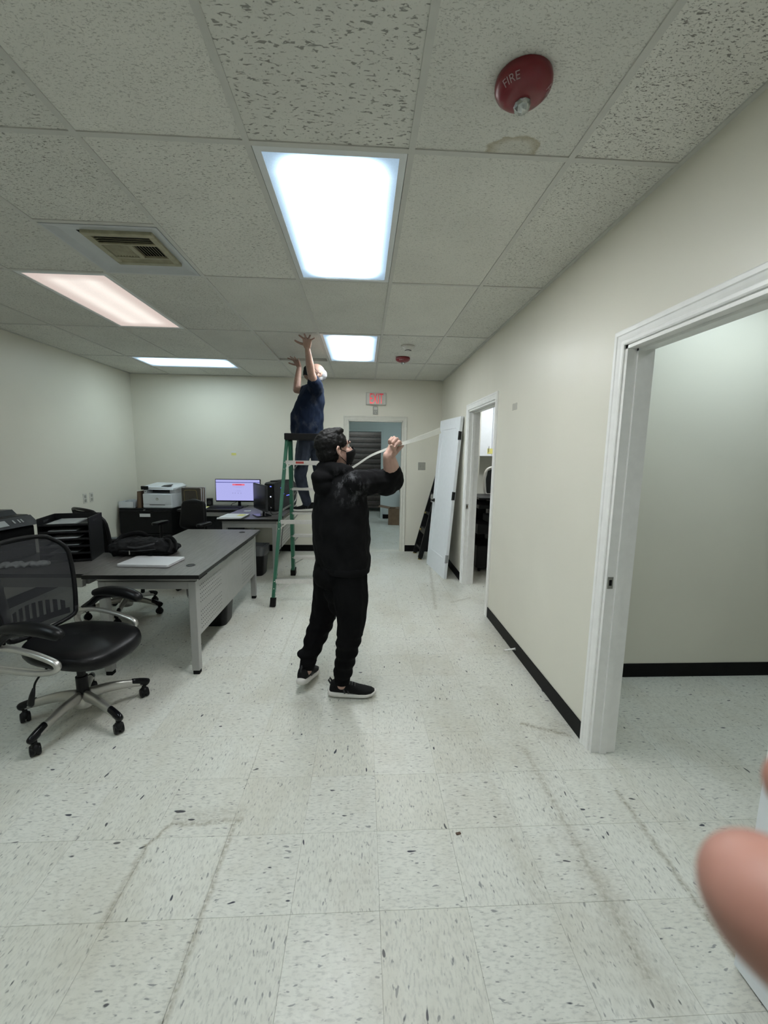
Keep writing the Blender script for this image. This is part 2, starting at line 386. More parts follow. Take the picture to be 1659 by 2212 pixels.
def tube(bm, pts, r, seg=10, flat=1.0, ref=None):
    P, T, N = frames(pts); rs = r if isinstance(r, (list, tuple)) else [r]*len(P); rings = []
    for p, t, n, q in zip(P, T, N, rs):
        if ref is not None:
            n = (Vector(ref)-t*Vector(ref).dot(t)).normalized()
        b = t.cross(n)
        rings.append([p+n*(q*math.cos(2*PI*k/seg))+b*(q*flat*math.sin(2*PI*k/seg)) for k in range(seg)])
    return loft(bm, rings)
def bar(bm, p0, p1, w, h, ref=(0, 0, 1)):                    # rectangular bar between two points, h along ref
    p0, p1 = Vector(p0), Vector(p1); t = (p1-p0).normalized(); n = Vector(ref); n = (n-t*n.dot(t)).normalized(); b = t.cross(n)
    rings = [[p+b*(sx*w/2)+n*(sy*h/2) for sx, sy in ((-1, -1), (1, -1), (1, 1), (-1, 1))] for p in (p0, p1)]
    return loft(bm, rings)
def spline(pts, n=6):
    P = [Vector(p) for p in pts]; out = []
    for i in range(len(P)-1):
        p0, p1, p2, p3 = P[max(0, i-1)], P[i], P[i+1], P[min(len(P)-1, i+2)]
        for k in range(n):
            t = k/n; out.append(.5*((2*p1)+(p2-p0)*t+(2*p0-5*p1+4*p2-p3)*t*t+(3*p1-p0-3*p2+p3)*t**3))
    out.append(P[-1]); return out
def lathe(bm, prof, seg=24, mat=None, caps=True):
    t = B(); rings = [[(max(r, 1e-4)*math.cos(2*PI*k/seg), max(r, 1e-4)*math.sin(2*PI*k/seg), z) for k in range(seg)] for r, z in prof]
    loft(t, rings, True, caps)
    if mat is not None: bmesh.ops.transform(t, matrix=mat, verts=t.verts)
    return merge(bm, t)
def cyl(bm, p0, p1, r, seg=14): return tube(bm, [p0, p1], r, seg)
def ball(bm, c, r, mat=None, sub=3):
    rr = (r, r, r) if isinstance(r, (int, float)) else r
    m = Matrix.Translation(Vector(c)) @ Matrix.Diagonal((*rr, 1))
    if mat is not None: m = mat @ m
    bmesh.ops.create_icosphere(bm, subdivisions=sub, radius=1, matrix=m); return bm
def cone(bm, p0, r0, p1, r1, sub=2):                          # round cone as the hull of two spheres
    t = B(); ball(t, p0, r0, sub=sub); ball(t, p1, r1, sub=sub)
    res = bmesh.ops.convex_hull(t, input=t.verts)
    bmesh.ops.delete(t, geom=[v for v in t.verts if not v.link_faces], context='VERTS')
    inner = [g for g in res['geom_interior'] if isinstance(g, bmesh.types.BMVert) and g.is_valid]
    if inner: bmesh.ops.delete(t, geom=inner, context='VERTS')
    return merge(bm, t)
def chain(bm, pts, sub=2):                                    # pts: [(x,y,z,r)...]
    for a, b in zip(pts, pts[1:]): cone(bm, a[:3], a[3], b[:3], b[3], sub)
    return bm
def ering(c, ax, ay, a, b, n=24, p=2.0):                      # (super)ellipse ring in the plane of ax, ay
    c, ax, ay = Vector(c), Vector(ax), Vector(ay); out = []
    for k in range(n):
        t = 2*PI*k/n; u, v = math.cos(t), math.sin(t)
        u = math.copysign(abs(u)**(2/p), u); v = math.copysign(abs(v)**(2/p), v)
        out.append(c+ax*(a*u)+ay*(b*v))
    return out
def remesh(bm, voxel, smooth=6, wrinkle=None, origin=(0, 0, 0)):
    bmesh.ops.recalc_face_normals(bm, faces=bm.faces)
    me = bpy.data.meshes.new('tmp'); bm.to_mesh(me); bm.free()
    o = bpy.data.objects.new('tmp', me); C.objects.link(o)
    m = o.modifiers.new('r', 'REMESH'); m.mode = 'VOXEL'; m.voxel_size = voxel; m.adaptivity = 0
    s = o.modifiers.new('s', 'SMOOTH'); s.factor = .5; s.iterations = smooth
    dg = bpy.context.evaluated_depsgraph_get(); dg.update()
    out = bpy.data.meshes.new_from_object(o.evaluated_get(dg)); bpy.data.objects.remove(o); bpy.data.meshes.remove(me)
    n = len(out.vertices); co = np.empty(n*3, 'f'); out.vertices.foreach_get('co', co); co = co.reshape(-1, 3)
    if wrinkle:
        no = np.empty(n*3, 'f'); out.vertices.foreach_get('normal', no); no = no.reshape(-1, 3)
        d = np.array([wrinkle(Vector(c)) for c in co], 'f'); co += no*d[:, None]
    co -= np.array(origin, 'f'); out.vertices.foreach_set('co', co.ravel()); out.update()
    out.shade_smooth(); return out
def text_mesh(body, size, depth=.0006):
    cu = bpy.data.curves.new('txt', 'FONT'); cu.body = body; cu.size = size; cu.extrude = depth; cu.align_x = 'CENTER'; cu.align_y = 'CENTER'
    o = bpy.data.objects.new('txt', cu); C.objects.link(o); dg = bpy.context.evaluated_depsgraph_get(); dg.update()
    me = bpy.data.meshes.new_from_object(o.evaluated_get(dg)); bpy.data.objects.remove(o); bpy.data.curves.remove(cu); me.materials.clear(); return me
def RZ(a): return Matrix.Rotation(a, 4, 'Z')
def TR(x, y, z): return Matrix.Translation((x, y, z))
# ------------------------------------------------------------------ the setting
XR, XL, YB, YF, ZC, WT = 1.225, -3.46, 6.54, -2.6, 2.685, .13
TILE = .305
# openings: near right doorway, far right doorway, back doorway
N0, N1, NZ = 1.04, 1.965, 2.08
F0, F1, FZ = 3.868, 4.855, 2.075
D0, D1, DZ = -.235, .618, 2.07
b = B()
for (y0, y1, z0, z1) in [(YF, N0, 0, ZC+.1), (N0, N1, NZ, ZC+.1), (N1, F0, 0, ZC+.1), (F0, F1, FZ, ZC+.1), (F1, YB+WT, 0, ZC+.1)]:
    box(b, (XR, y0, z0), (XR+WT, y1, z1))
struct('wall_right', b, 'wall_paint_patched')
b = B()
for (x0, x1, z0, z1) in [(XL-WT, D0, 0, ZC+.1), (D0, D1, DZ, ZC+.1), (D1, XR, 0, ZC+.1)]: box(b, (x0, YB, z0), (x1, YB+WT, z1))
struct('wall_back', b, 'wall_paint')
struct('wall_left', box(B(), (XL-WT, YF, 0), (XL, YB, ZC+.1)), 'wall_paint')
struct('wall_front', box(B(), (XL-WT, YF-WT, 0), (XR+WT, YF, ZC+.1)), 'wall_paint')
# hallway behind the back doorway
HY, HX0, HX1, H0, H1, HZ = 9.97, -1.5, 1.75, -.47, .435, 2.08
b = B()
for (x0, x1, z0, z1) in [(HX0-.1, H0, 0, ZC+.1), (H0, H1, HZ, ZC+.1), (H1, HX1+.1, 0, ZC+.1)]: box(b, (x0, HY, z0), (x1, HY+.12, z1))
struct('wall_hall_back', b, 'hall_paint')
struct('wall_hall_left', box(B(), (HX0-.1, YB+WT, 0), (HX0, HY, ZC+.1)), 'hall_paint')
struct('wall_hall_right', box(B(), (HX1, YB+WT, 0), (HX1+.1, HY, ZC+.1)), 'hall_paint')
b = B(); box(b, (HX0-.1, HY+.12, 0), (HX0, 12.2, ZC+.1)); box(b, (HX1, HY+.12, 0), (HX1+.1, 12.2, ZC+.1)); box(b, (HX0-.1, 12.2, 0), (HX1+.1, 12.3, ZC+.1))
struct('wall_store', b, 'hall_paint')
# the room behind the near doorway, and the office behind the far one
RY = 2.69
b = B(); box(b, (XR+WT, RY, 0), (4.2, RY+.1, ZC+.1)); box(b, (4.2, -.9, 0), (4.3, RY+.1, ZC+.1)); box(b, (XR+WT, -1.0, 0), (4.3, -.9, ZC+.1))
struct('wall_side_room', b, 'wall_paint')
b = B(); box(b, (XR+WT, 3.2, 0), (5.0, 3.3, ZC+.1)); box(b, (5.0, 3.2, 0), (5.1, 7.6, ZC+.1)); box(b, (1.86, 7.5, 0), (5.1, 7.6, ZC+.1)); box(b, (XR+WT, YB+WT-.1, 0), (1.86, YB+WT, ZC+.1)); box(b, (1.85, YB+WT, 0), (1.87, 7.5, ZC+.1))
struct('wall_office', b, 'office_paint')
# floor slab with tiles
fl = struct('floor', box(B(), (-3.7, -2.8, -.12), (5.2, 12.4, -.004)), 'grout')
t = B(); g = .0003
prism(t, [(g, g), (TILE-g, g), (TILE-g, TILE-g), (g, TILE-g)], -.004, 0, r=.0005, seg=1)
tm = bpy.data.meshes.new('floor_tile'); t.to_mesh(tm); t.free(); tm.materials.append(M['vinyl_tile'])
cells = []
def vis(x, y):
    p = Vector((x, y, 0))-Vector((0, 0, CAMH)); z = p.dot(CF)
    if z < .15: return 9e9
    u = 829.5+FPX*p.dot(CR)/z; v = 1106-FPX*p.dot(CU)/z
    return z if -120 < u < 1780 and -50 < v < 2320 else 9e9
for i in range(-9, 14):
    for j in range(-13, 37):
        x, y = -.845+i*TILE, 1.22+j*TILE
        if x < -3.8 or x > 5 or y > 12.3 or y < -2.75: continue
        cells.append((vis(x+.15, y+.15), x, y))
cells.sort()
rest = B()
for k, (d, x, y) in enumerate(cells):
    if k < 300:
        o = bpy.data.objects.new('floor_tile', tm); C.objects.link(o); o.parent = fl; o.location = (x, y, 0)
    else: box(rest, (x+g, y+g, -.004), (x+TILE-g, y+TILE-g, 0))
o = obj('distant_floor_tiles', rest, 'vinyl_tile', fl); o['kind'] = 'stuff'

# ceiling: slab, lay-in tiles, grid bars
cl = struct('ceiling', box(B(), (-3.7, -2.8, ZC+.085), (5.2, 12.4, ZC+.2)), 'plenum')
colx = [-1.046+.61*i for i in range(-4, 4)] ; rowy = [1.7205+1.22*r for r in range(-4, 4)]
def cell(i, r): return (-1.046+.61*i, 1.7205+1.22*r)
panels = {}                     # (i, r) -> kind
special = {(1, 0): 'light', (1, 2): 'light', (-2, 1): 'pink', (1, -2): 'light', (-2, -1): 'light', (-1, 0): 'vent'}
tmesh = {}
def tile_obj(x0, x1, y0, y1, mat, rot=None, dz=0):
    w_, d_ = x1-x0, y1-y0; key = (round(w_, 3), round(d_, 3), mat)
    if key not in tmesh:
        b = B(); e = .004; box(b, (-w_/2+e, -d_/2+e, 0), (w_/2-e, d_/2-e, .016)); me = bpy.data.meshes.new('ceiling_tile'); b.to_mesh(me); b.free(); me.materials.append(M[mat]); tmesh[key] = me
    o = bpy.data.objects.new('ceiling_tile', tmesh[key]); C.objects.link(o); o.parent = cl
    o.location = ((x0+x1)/2, (y0+y1)/2, ZC+.005+dz)
    if rot: o.rotation_euler = rot
    return o
kinds = {(1, -1): 'tile_worm', (0, -1): 'tile_fine', (2, -1): 'tile_stained', (3, -1): 'tile_dotted', (3, 0): 'tile_dotted', (-1, -1): 'tile_medium', (0, 0): 'tile_medium', (2, 0): 'tile_fine', (-1, 0): 'tile_medium', (0, 1): 'tile_fine', (1, 1): 'tile_fine', (-2, 0): 'tile_medium', (-1, 1): 'tile_dotted'}
rnd = random.Random(4)
for i in range(-4, 4):
    for r in range(-4, 4):
        x0, y0 = cell(i, r); x1 = min(x0+.61, XR); y1 = min(y0+1.22, YB); x0 = max(x0, XL); y0 = max(y0, YF)
        k = special.get((i, r)); mat = kinds.get((i, r), rnd.choice(['tile_medium', 'tile_fine', 'tile_fine']))
        if k in ('light', 'pink'): continue
        if k == 'vent': tile_obj(x0, x1, y0, y0+.61, 'tile_dotted'); continue
        if r == 3 and i in (-3, -2):
            tile_obj(x0, x1, y0+.61, y1, mat); continue
        if (i, r) == (0, 2):          # the tile being pushed up
            tile_obj(x0, x1, y0, y1, mat, rot=(.012, -.02, 0), dz=.016); continue
        tile_obj(x0, x1, y0, y1, mat)
for x in colx[1:]:
    segs = [(YF, YB)]
    if abs(x-(-2.266)) < .01: segs = [(YF, 5.38), (5.99, YB)]
    for a, c in segs: obj('grid_bar', box(B(), (x-.012, a, ZC), (x+.012, c, ZC+.03)), 'grid_metal', cl)
edges = [XL]+colx[1:]+[XR]
for y in rowy[1:]:
    for a, c in zip(edges, edges[1:]):
        if c-a > .03: obj('grid_bar', box(B(), (a+.012, y-.012, ZC+.0004), (c-.012, y+.012, ZC+.03)), 'grid_metal', cl)
obj('grid_bar', box(B(), (-1.656+.012, 2.33-.012, ZC+.0004), (-1.046-.012, 2.33+.012, ZC+.03)), 'grid_metal', cl)
for a, c in ((-2.876, -2.266), (-2.266, -1.656)): obj('grid_bar', box(B(), (a+.012, 5.99-.012, ZC+.0004), (c-.012, 5.99+.012, ZC+.03)), 'grid_metal', cl)
for lo, hi in [((XR-.02, YF, ZC-.001), (XR, YB, ZC+.02)), ((XL, YF, ZC-.001), (XL+.02, YB, ZC+.02)), ((XL, YB-.02, ZC-.001), (XR, YB, ZC+.02))]: obj('grid_bar', box(B(), lo, hi), 'grid_metal', cl)
# plain ceilings of the rooms beyond the doorways
for n_, lo, hi in (('ceiling_hall', (HX0, YB+WT, ZC), (HX1, 12.2, ZC+.05)), ('ceiling_side_room', (XR+WT, -.9, ZC), (4.2, RY, ZC+.05)), ('ceiling_office', (XR+WT, 3.3, ZC), (5.0, 7.5, ZC+.05))):
    struct(n_, box(B(), lo, hi), 'tile_fine')

# ceiling lights
def ceiling_light(x0, x1, y0, y1, mat, label, z=ZC):
    e = empty('ceiling_light', ((x0+x1)/2, (y0+y1)/2, z), 0, label, 'ceiling light', 'ceiling light panels')
    w_, d_ = (x1-x0)/2-.014, (y1-y0)/2-.014; f = .028
    b = B()
    for lo, hi in (((-w_, -d_, .0015), (-w_+f, d_, .03)), ((w_-f, -d_, .0015), (w_, d_, .03)), ((-w_+f, -d_, .0015), (w_-f, -d_+f, .03)), ((-w_+f, d_-f, .0015), (w_-f, d_, .03))): box(b, lo, hi)
    obj('frame', b, 'frame_white', e)
    obj('diffuser', box(B(), (-w_+f, -d_+f, .006), (w_-f, d_-f, .012)), mat, e)
    obj('housing', box(B(), (-w_, -d_, .031), (w_, d_, .08)), 'frame_white', e)
    return e
def cl_cell(i, r, mat, label): x, y = cell(i, r); return ceiling_light(x, x+.61, y, y+1.22, mat, label)
cl_cell(1, 0, 'diffuser_cool', 'large bright cool white light panel nearest the camera')
cl_cell(1, 2, 'diffuser_cool_far', 'bright white light panel beside the man pushing up a ceiling tile')
cl_cell(-2, 1, 'diffuser_pink', 'dim pinkish light panel beside the ceiling vent')
ceiling_light(-2.876, -1.656, 5.38, 5.99, 'diffuser_cool_side', 'wide bright light panel set crosswise by the back wall above the printer')
cl_cell(1, -2, 'diffuser_rear', 'light panel above and behind the camera over the walkway')
cl_cell(-2, -1, 'diffuser_hall', 'light panel behind the camera on the left side')
ceiling_light(1.75, 2.97, 1.85, 2.46, 'diffuser_room', 'light panel of the side room beyond the near doorway', ZC-.035)
ceiling_light(1.9, 2.51, .1, 1.32, 'diffuser_added_fill', 'added unseen fill panel in the side room beyond the near doorway', ZC-.035)  # added out of view to brighten the side room's floor and lower wall
ceiling_light(2.0, 2.61, 5.5, 6.72, 'diffuser_cool', 'light panel of the office beyond the far doorway', ZC-.035)
ceiling_light(-.4, .21, 10.35, 11.0, 'diffuser_hall', 'added unseen fill panel in the store room before the brown shutter', ZC-.035)  # extra panel added out of sight so the shutter gets enough light
ceiling_light(.55, 1.16, 7.4, 8.62, 'diffuser_hall', 'light panel of the hallway beyond the back door', ZC-.035)

# door casings, swept with mitred corners
def casing(name, axis, plane, out, a0, a1, ztop, mat, wd=.066, bottom=0.0):
    prof = [(0, 0), (0, .009), (.006, .012), (.018, .012), (.022, .009), (.034, .0115), (.046, .013), (.05, .017), (wd-.006, .018), (wd, .013), (wd, 0)]
    path = [(a0, bottom, -1, 0), (a0, ztop, -1, 1), (a1, ztop, 1, 1), (a1, bottom, 1, 0)]
    rings = []
    for (a, z, sa, sz) in path:
        ring = []
        for u, v in prof:
            A, Z, Q = a+sa*u, z+sz*u, plane+out*v
            ring.append((Q, A, Z) if axis == 'x' else (A, Q, Z))
        rings.append(ring)
    return struct(name, loft(B(), rings), mat)
casing('trim_1', 'x', XR, -1, N0, N1, NZ, 'trim_white', .072)
casing('trim_2', 'x', XR, -1, F0, F1, FZ, 'trim_white')
casing('trim_3', 'y', YB, -1, D0, D1, DZ, 'trim_cream')
casing('trim_4', 'y', HY, -1, H0, H1, HZ, 'hall_paint', .055)
def jamb_x(name, a0, a1, z, mat, stop):
    b = B(); t_ = .018; x0, x1 = XR-.001, XR+WT+.001
    box(b, (x0, a0-.001, 0), (x1, a0+t_, z)); box(b, (x0, a1-t_, 0), (x1, a1+.001, z)); box(b, (x0, a0, z-t_), (x1, a1, z+.001))
    s0, s1 = x0+.045, x0+.045+stop
    box(b, (s0, a0+t_, 0), (s1, a0+t_+.011, z-t_)); box(b, (s0, a1-t_-.011, 0), (s1, a1-t_, z-t_)); box(b, (s0, a0+t_, z-t_-.011), (s1, a1-t_, z-t_))
    return struct(name, b, mat)
j1 = jamb_x('trim_5', N0, N1, NZ, 'trim_white', .035); j2 = jamb_x('trim_6', F0, F1, FZ, 'trim_white', .035)
b = B(); box(b, (D0-.001, YB-.001, 0), (D0+.015, YB+WT+.001, DZ)); box(b, (D1-.015, YB-.001, 0), (D1+.001, YB+WT+.001, DZ)); box(b, (D0, YB-.001, DZ-.015), (D1, YB+WT+.001, DZ+.001))
j3 = struct('trim_7', b, 'trim_cream')
b = B(); rbox(b, (XR+.004, N1-.0205, .905), (XR+.034, N1-.017, .968), .0012, 1)
s_ = obj('strike_plate', b, 'steel', j1); s_['label'] = 'dark metal strike plate'
obj('latch_hole', box(B(), (XR+.012, N1-.0212, .922), (XR+.026, N1-.02, .952)), 'vent_dark', s_)
s_ = obj('strike_plate', rbox(B(), (XR+.004, F1-.0205, .925), (XR+.034, F1-.017, .985), .0012, 1), 'steel', j2); s_['label'] = 'metal strike plate with a red-brown latch hole'
obj('latch_hole', box(B(), (XR+.012, F1-.0212, .94), (XR+.026, F1-.02, .97)), 'brown_wood', s_)
obj('hinge_leaf', box(B(), (D1-.017, YB+.03, 1.32), (D1-.0145, YB+.075, 1.42)), 'trim_cream', j3)
# black rubber baseboards
BBH, BBT = .102, .007
def bb(name, lo, hi): return struct(name, rbox(B(), lo, hi, .002, 1), 'baseboard_black')
bb('baseboard_right', (XR-BBT, N1+.073, 0), (XR, F0-.067, BBH)); bb('baseboard_right_far', (XR-BBT, F1+.067, 0), (XR, YB-BBT, BBH))
bb('baseboard_right_near', (XR-BBT, YF, 0), (XR, N0-.073, BBH))
bb('baseboard_back_right', (D1+.067, YB-BBT, 0), (XR, YB, BBH)); bb('baseboard_back_left', (XL, YB-BBT, 0), (D0-.067, YB, BBH))
bb('baseboard_left', (XL, YF, 0), (XL+BBT, YB-BBT, BBH)); bb('baseboard_side_room', (XR+WT, RY-BBT, 0), (4.2, RY, BBH))
bb('baseboard_hall', (H1+.056, HY-BBT, 0), (HX1, HY, BBH))
b = B(); box(b, (D0+.015, YB+.0, 0), (D1-.015, YB+WT, .004)); struct('trim_8', b, 'trim_cream')
# near door, swung open flat against the right wall
t = B(); DX0, DX1, DY0, DY1 = 1.158, 1.195, .13, 1.018
rbox(t, (DX0, DY0, .012), (DX1, DY1, 2.05), .002, 1)
d1 = struct('door_1', t, 'door_white')
for z in (.25, 1.05, 1.82): obj('hinge', cyl(B(), (1.203, 1.026, z-.045), (1.203, 1.026, z+.045), .0065, 10), 'steel', d1)
bk = B(); box(bk, (DX0-.002, DY0+.12, .25), (DX0+.001, DY1-.12, 1.9)); obj('door_panel', bk, 'door_white', d1)
# slatted shutter in the store behind the hallway
sh = empty('roller_shutter', (0, 11.2, 0), 0, 'brown horizontal slat shutter seen through two doorways at the back', 'shutter')
for k in range(16):
    z = .17+k*.14; b = B()
    loft(b, [[(x, 0, z), (x, -.02, z+.012), (x, -.024, z+.07), (x, -.008, z+.134), (x, .012, z+.134), (x, .012, z)] for x in (-1.2, 1.2)])
    obj('slat', b, 'shutter_brown', sh)
obj('bottom_bar', box(B(), (-1.2, -.02, .10), (1.2, .02, .165)), 'shutter_brown', sh)
for x in (-1.23, 1.23): obj('guide_rail', box(B(), (x-.03, -.05, 0), (x+.03, .03, 2.5)), 'charcoal', sh)
# ------------------------------------------------------------------ things on ceiling and walls
def strobe(x, y, th, label):
    e = empty('fire_alarm_strobe', (x, y, ZC), 0, label, 'fire alarm', 'red fire alarm strobes')
    prof = [(.083, .003), (.085, -.006), (.085, -.016), (.080, -.027), (.066, -.040), (.045, -.049), (.02, -.052)]
    obj('dome', lathe(B(), prof, 40), 'red_plastic', e, True, ang=.9)
    b = B(); ball(b, (0, 0, 0), (.026, .030, .022), TR(.004, .014, -.054), 2)
    ln = obj('lens', b, 'lens_clear', e, False); ln['label'] = 'clear faceted flash lens'
    obj('flash_tube', rbox(B(), (-.008, .0, -.066), (.014, .026, -.052), .003, 1), 'lens_clear', ln)
    for t0 in (th, th+math.radians(132)):
        me = text_mesh('FIRE', .026)
        for v in me.vertices:
            u, w_ = v.co.x, v.co.y
            r = .073+w_*.78; z = -.0335+w_*.75-.0012; a = t0+u*1.15/.073
            v.co = (r*math.cos(a), r*math.sin(a), z)
        o = obj('lettering', me, 'white_print', e); o['label'] = 'white letters reading FIRE'
    return e
strobe(.478, 1.402, math.radians(222), 'red domed fire strobe with FIRE lettering on the nearest ceiling tile')
strobe(.462, 5.07, math.radians(250), 'small far red fire strobe beside the smoke detector')
e = empty('smoke_detector', (.466, 4.53, ZC), 0, 'white round smoke detector on the ceiling before the far strobe', 'smoke detector')
obj('base', lathe(B(), [(.07, .003), (.07, -.008), (.062, -.014)], 28), 'plate_white', e, True, ang=.6)
obj('head', lathe(B(), [(.058, -.012), (.048, -.030), (.036, -.042)], 28), 'plate_white', e, True, ang=.6)
obj('sensor_slot', lathe(B(), [(.033, -.042), (.033, -.0465), (.031, -.0465)], 28), 'vent_dark', e)
obj('cap', lathe(B(), [(.03, -.0466), (.028, -.053), (.012, -.056)], 28), 'plate_white', e, True)
# air vent set in a square metal pan
e = empty('ceiling_vent', (-1.351, 2.635, ZC), 0, 'white square vent pan with a dirty beige louvre grille', 'air vent')
h = .290
b = B()
def sq(s, z, cx=0, cy=0): return [(cx-s, cy-s, z), (cx+s, cy-s, z), (cx+s, cy+s, z), (cx-s, cy+s, z)]
loft(b, [sq(h, .03), sq(h, -.002), sq(h-.012, -.002), sq(h-.055, .012), sq(.19, .014, .03, -.015)], True, False)
obj('pan', b, 'pan_white', e)
gx, gy, gs = .046, -.028, .185
b = B()
for lo, hi in (((-gs, -gs), (gs, -gs+.034)), ((-gs, gs-.034), (gs, gs)), ((-gs, -gs+.034), (-gs+.034, gs-.034)), ((gs-.034, -gs+.034), (gs, gs-.034))): rbox(b, (gx+lo[0], gy+lo[1], -.004), (gx+hi[0], gy+hi[1], .016), .003, 1)
rbox(b, (gx-gs+.03, gy-.072, -.003), (gx+gs-.03, gy-.058, .012), .002, 1); rbox(b, (gx-gs+.03, gy+.086, -.003), (gx+gs-.03, gy+.100, .012), .002, 1)
rbox(b, (gx-.014, gy-.06, -.003), (gx+.014, gy+.09, .012), .002, 1)
fr = obj('grille_frame', b, 'vent_beige', e)
obj('duct_opening', box(B(), (gx-gs+.02, gy-gs+.02, .0145), (gx+gs-.02, gy+gs-.02, .016)), 'vent_dark', e)
def slat(p0, p1, tilt_ref): obj('slat', bar(B(), p0, p1, .012, .0014, tilt_ref), 'vent_beige', fr)
for k in range(4): y = gy-gs+.044+k*.022; slat((gx-gs+.034, y, .005), (gx+gs-.034, y, .005), (0, -.7, .7))
for k in range(3): y = gy+.108+k*.02; slat((gx-gs+.034, y, .005), (gx+gs-.034, y, .005), (0, .7, .7))
for k in range(8):
    for s in (-1, 1): x = gx+s*(.026+k*.0165); slat((x, gy-.056, .005), (x, gy+.084, .005), (-.75, 0, .65) if s < 0 else (.62, 0, .78))
# exit sign
e = empty('exit_sign', (.194, YB, 2.394), 0, 'white wall sign with glowing red EXIT letters above the back doorway', 'exit sign')
obj('housing', rbox(B(), (-.155, -.042, -.092), (.155, 0, .092), .008, 2), 'plate_white', e)
obj('face', rbox(B(), (-.145, -.045, -.084), (.145, -.041, .084), .002, 1), 'plate_white', e)
me = text_mesh('EXIT', .19, .0008)
xs = [v.co.x for v in me.vertices]; ys = [v.co.y for v in me.vertices]; mx, my, wx, wy = (max(xs)+min(xs))/2, (max(ys)+min(ys))/2, max(xs)-min(xs), max(ys)-min(ys)
for v in me.vertices: v.co = ((v.co.x-mx)*.205/wx, -.0462-v.co.z, (v.co.y-my)*.15/wy)
o = obj('lettering', me, 'exit_red', e); o['label'] = 'red lit letters EXIT'; o.location = (.008, 0, .002)
e = empty('wall_fitting', (.188, YB, 2.222), 0, 'small grey box fixed on the wall just below the exit sign', 'switch box')
obj('box', rbox(B(), (-.037, -.03, -.06), (.037, 0, .06), .005, 2), 'plate_grey', e)
obj('cover', rbox(B(), (-.027, -.034, .008), (.027, -.03, .05), .002, 1), 'plate_white', e)
for x, z in ((-.012, -.02), (.014, -.016), (0, -.042)): obj('button', cyl(B(), (x, -.03, z), (x, -.034, z), .006, 10), 'plate_white', e)
# light switch, outlets, sticky note
e = empty('light_switch', (.93, YB, 1.378), 0, 'beige double light switch plate right of the back doorway', 'light switch')
obj('plate', rbox(B(), (-.058, -.006, -.06), (.058, 0, .06), .003, 2), 'plate_grey', e)
for x in (-.023, .023): obj('toggle', rbox(B(), (x-.006, -.014, -.012), (x+.006, -.005, .012), .002, 1), 'plate_grey', e)
for y, z, lab in ((5.317, .953, 'left one of the pair of wall outlet plates'), (5.442, .958, 'right one of the pair of wall outlet plates, nearer the corner')):
    e = empty('wall_outlet', (XL, y, z), 0, lab, 'outlet', 'outlet plates on the left wall')
    obj('plate', rbox(B(), (0, -.036, -.06), (.006, .036, .06), .003, 2), 'plate_white', e)
    for dz in (-.026, .024): obj('socket', rbox(B(), (.005, -.016, dz-.018), (.009, .016, dz+.018), .004, 2), 'plate_grey', e)
e = empty('sticky_note', (-1.984, YB, 1.537), 0, 'small yellow sticky note on the back wall', 'sticky note')
obj('sheet', box(B(), (-.035, -.003, -.032), (.035, -.0005, .03)), 'sticky_yellow', e); obj('gum_strip', box(B(), (-.035, -.0036, .006), (.035, -.003, .03)), 'paper', e)
e = empty('door_stop', (XR-BBT, 3.04, .045), 0, 'thin white door stop sticking out of the black baseboard', 'door stop')
obj('rod', tube(B(), [(0, 0, 0), (-.012, 0, 0), (-.07, .008, -.012), (-.08, .01, -.015)], [.011, .007, .006, .008], 12), 'trim_white', e, True)
obj('tip', ball(B(), (-.083, .01, -.0155), .009, sub=2), 'sole_white', e, True)
# detached white door leaning on the right wall
P00, P01, P10 = Vector((1.035, 5.03, 0)), Vector((.932, 5.797, 0)), Vector((1.186, 4.985, 2.025))
ww = (P01-P00).normalized(); uu = (P10-P00); uu = (uu-ww*uu.dot(ww)).normalized(); nn = uu.cross(ww)
if nn.x < 0: nn = -nn
e = bpy.data.objects.new('detached_door', None); C.objects.link(e); tag(e, 'white detached single panel door leaning against the right wall', 'door')
e.matrix_world = Matrix(((ww.x, nn.x, uu.x, P00.x), (ww.y, nn.y, uu.y, P00.y), (ww.z, nn.z, uu.z, P00.z), (0, 0, 0, 1)))
W_, H_, T_ = .774, 2.03, .036
b = B(); px0, px1, pz0, pz1, rc = .115, W_-.115, .24, H_-.125, .007
for lo, hi in (((0, 0, 0), (px0, T_, H_)), ((px1, 0, 0), (W_, T_, H_)), ((px0, 0, 0), (px1, T_, pz0)), ((px0, 0, pz1), (px1, T_, H_))): box(b, lo, hi)
obj('door_frame', b, 'door_white', e)
b = B(); box(b, (px0, rc, pz0), (px1, T_-rc, pz1)); obj('door_panel', b, 'door_white', e)
b = B(); m_ = .014
ring = lambda i, y: [(px0+i, y, pz0+i), (px1-i, y, pz0+i), (px1-i, y, pz1-i), (px0+i, y, pz1-i)]
loft(b, [ring(0, 0.0), ring(.004, -.001), ring(m_, rc-.0005)], True, False); obj('moulding', b, 'door_white', e)
for z, mt in ((.26, 'hinge_grey'), (1.06, 'hinge_black'), (1.80, 'hinge_black')):
    b = B(); rbox(b, (-.004, .004, z-.05), (.0, T_-.006, z+.05), .001, 1); rbox(b, (-.03, -.006, z-.05), (-.003, .002, z+.05), .002, 1, TR(0, 0, 0)); cyl(b, (-.004, -.004, z-.052), (-.004, -.004, z+.052), .007, 10)
    obj('hinge', b, mt, e)
b = B(); cyl(b, (W_-.07, 0, .93), (W_-.07, -.012, .93), .026, 16); cyl(b, (W_-.07, -.012, .93), (W_-.07, -.045, .93), .011, 12); o = obj('door_knob', b, 'hinge_black', e); obj('lever', tube(B(), [(W_-.07, -.045, .93), (W_-.15, -.05, .93)], .009, 10), 'hinge_black', o)
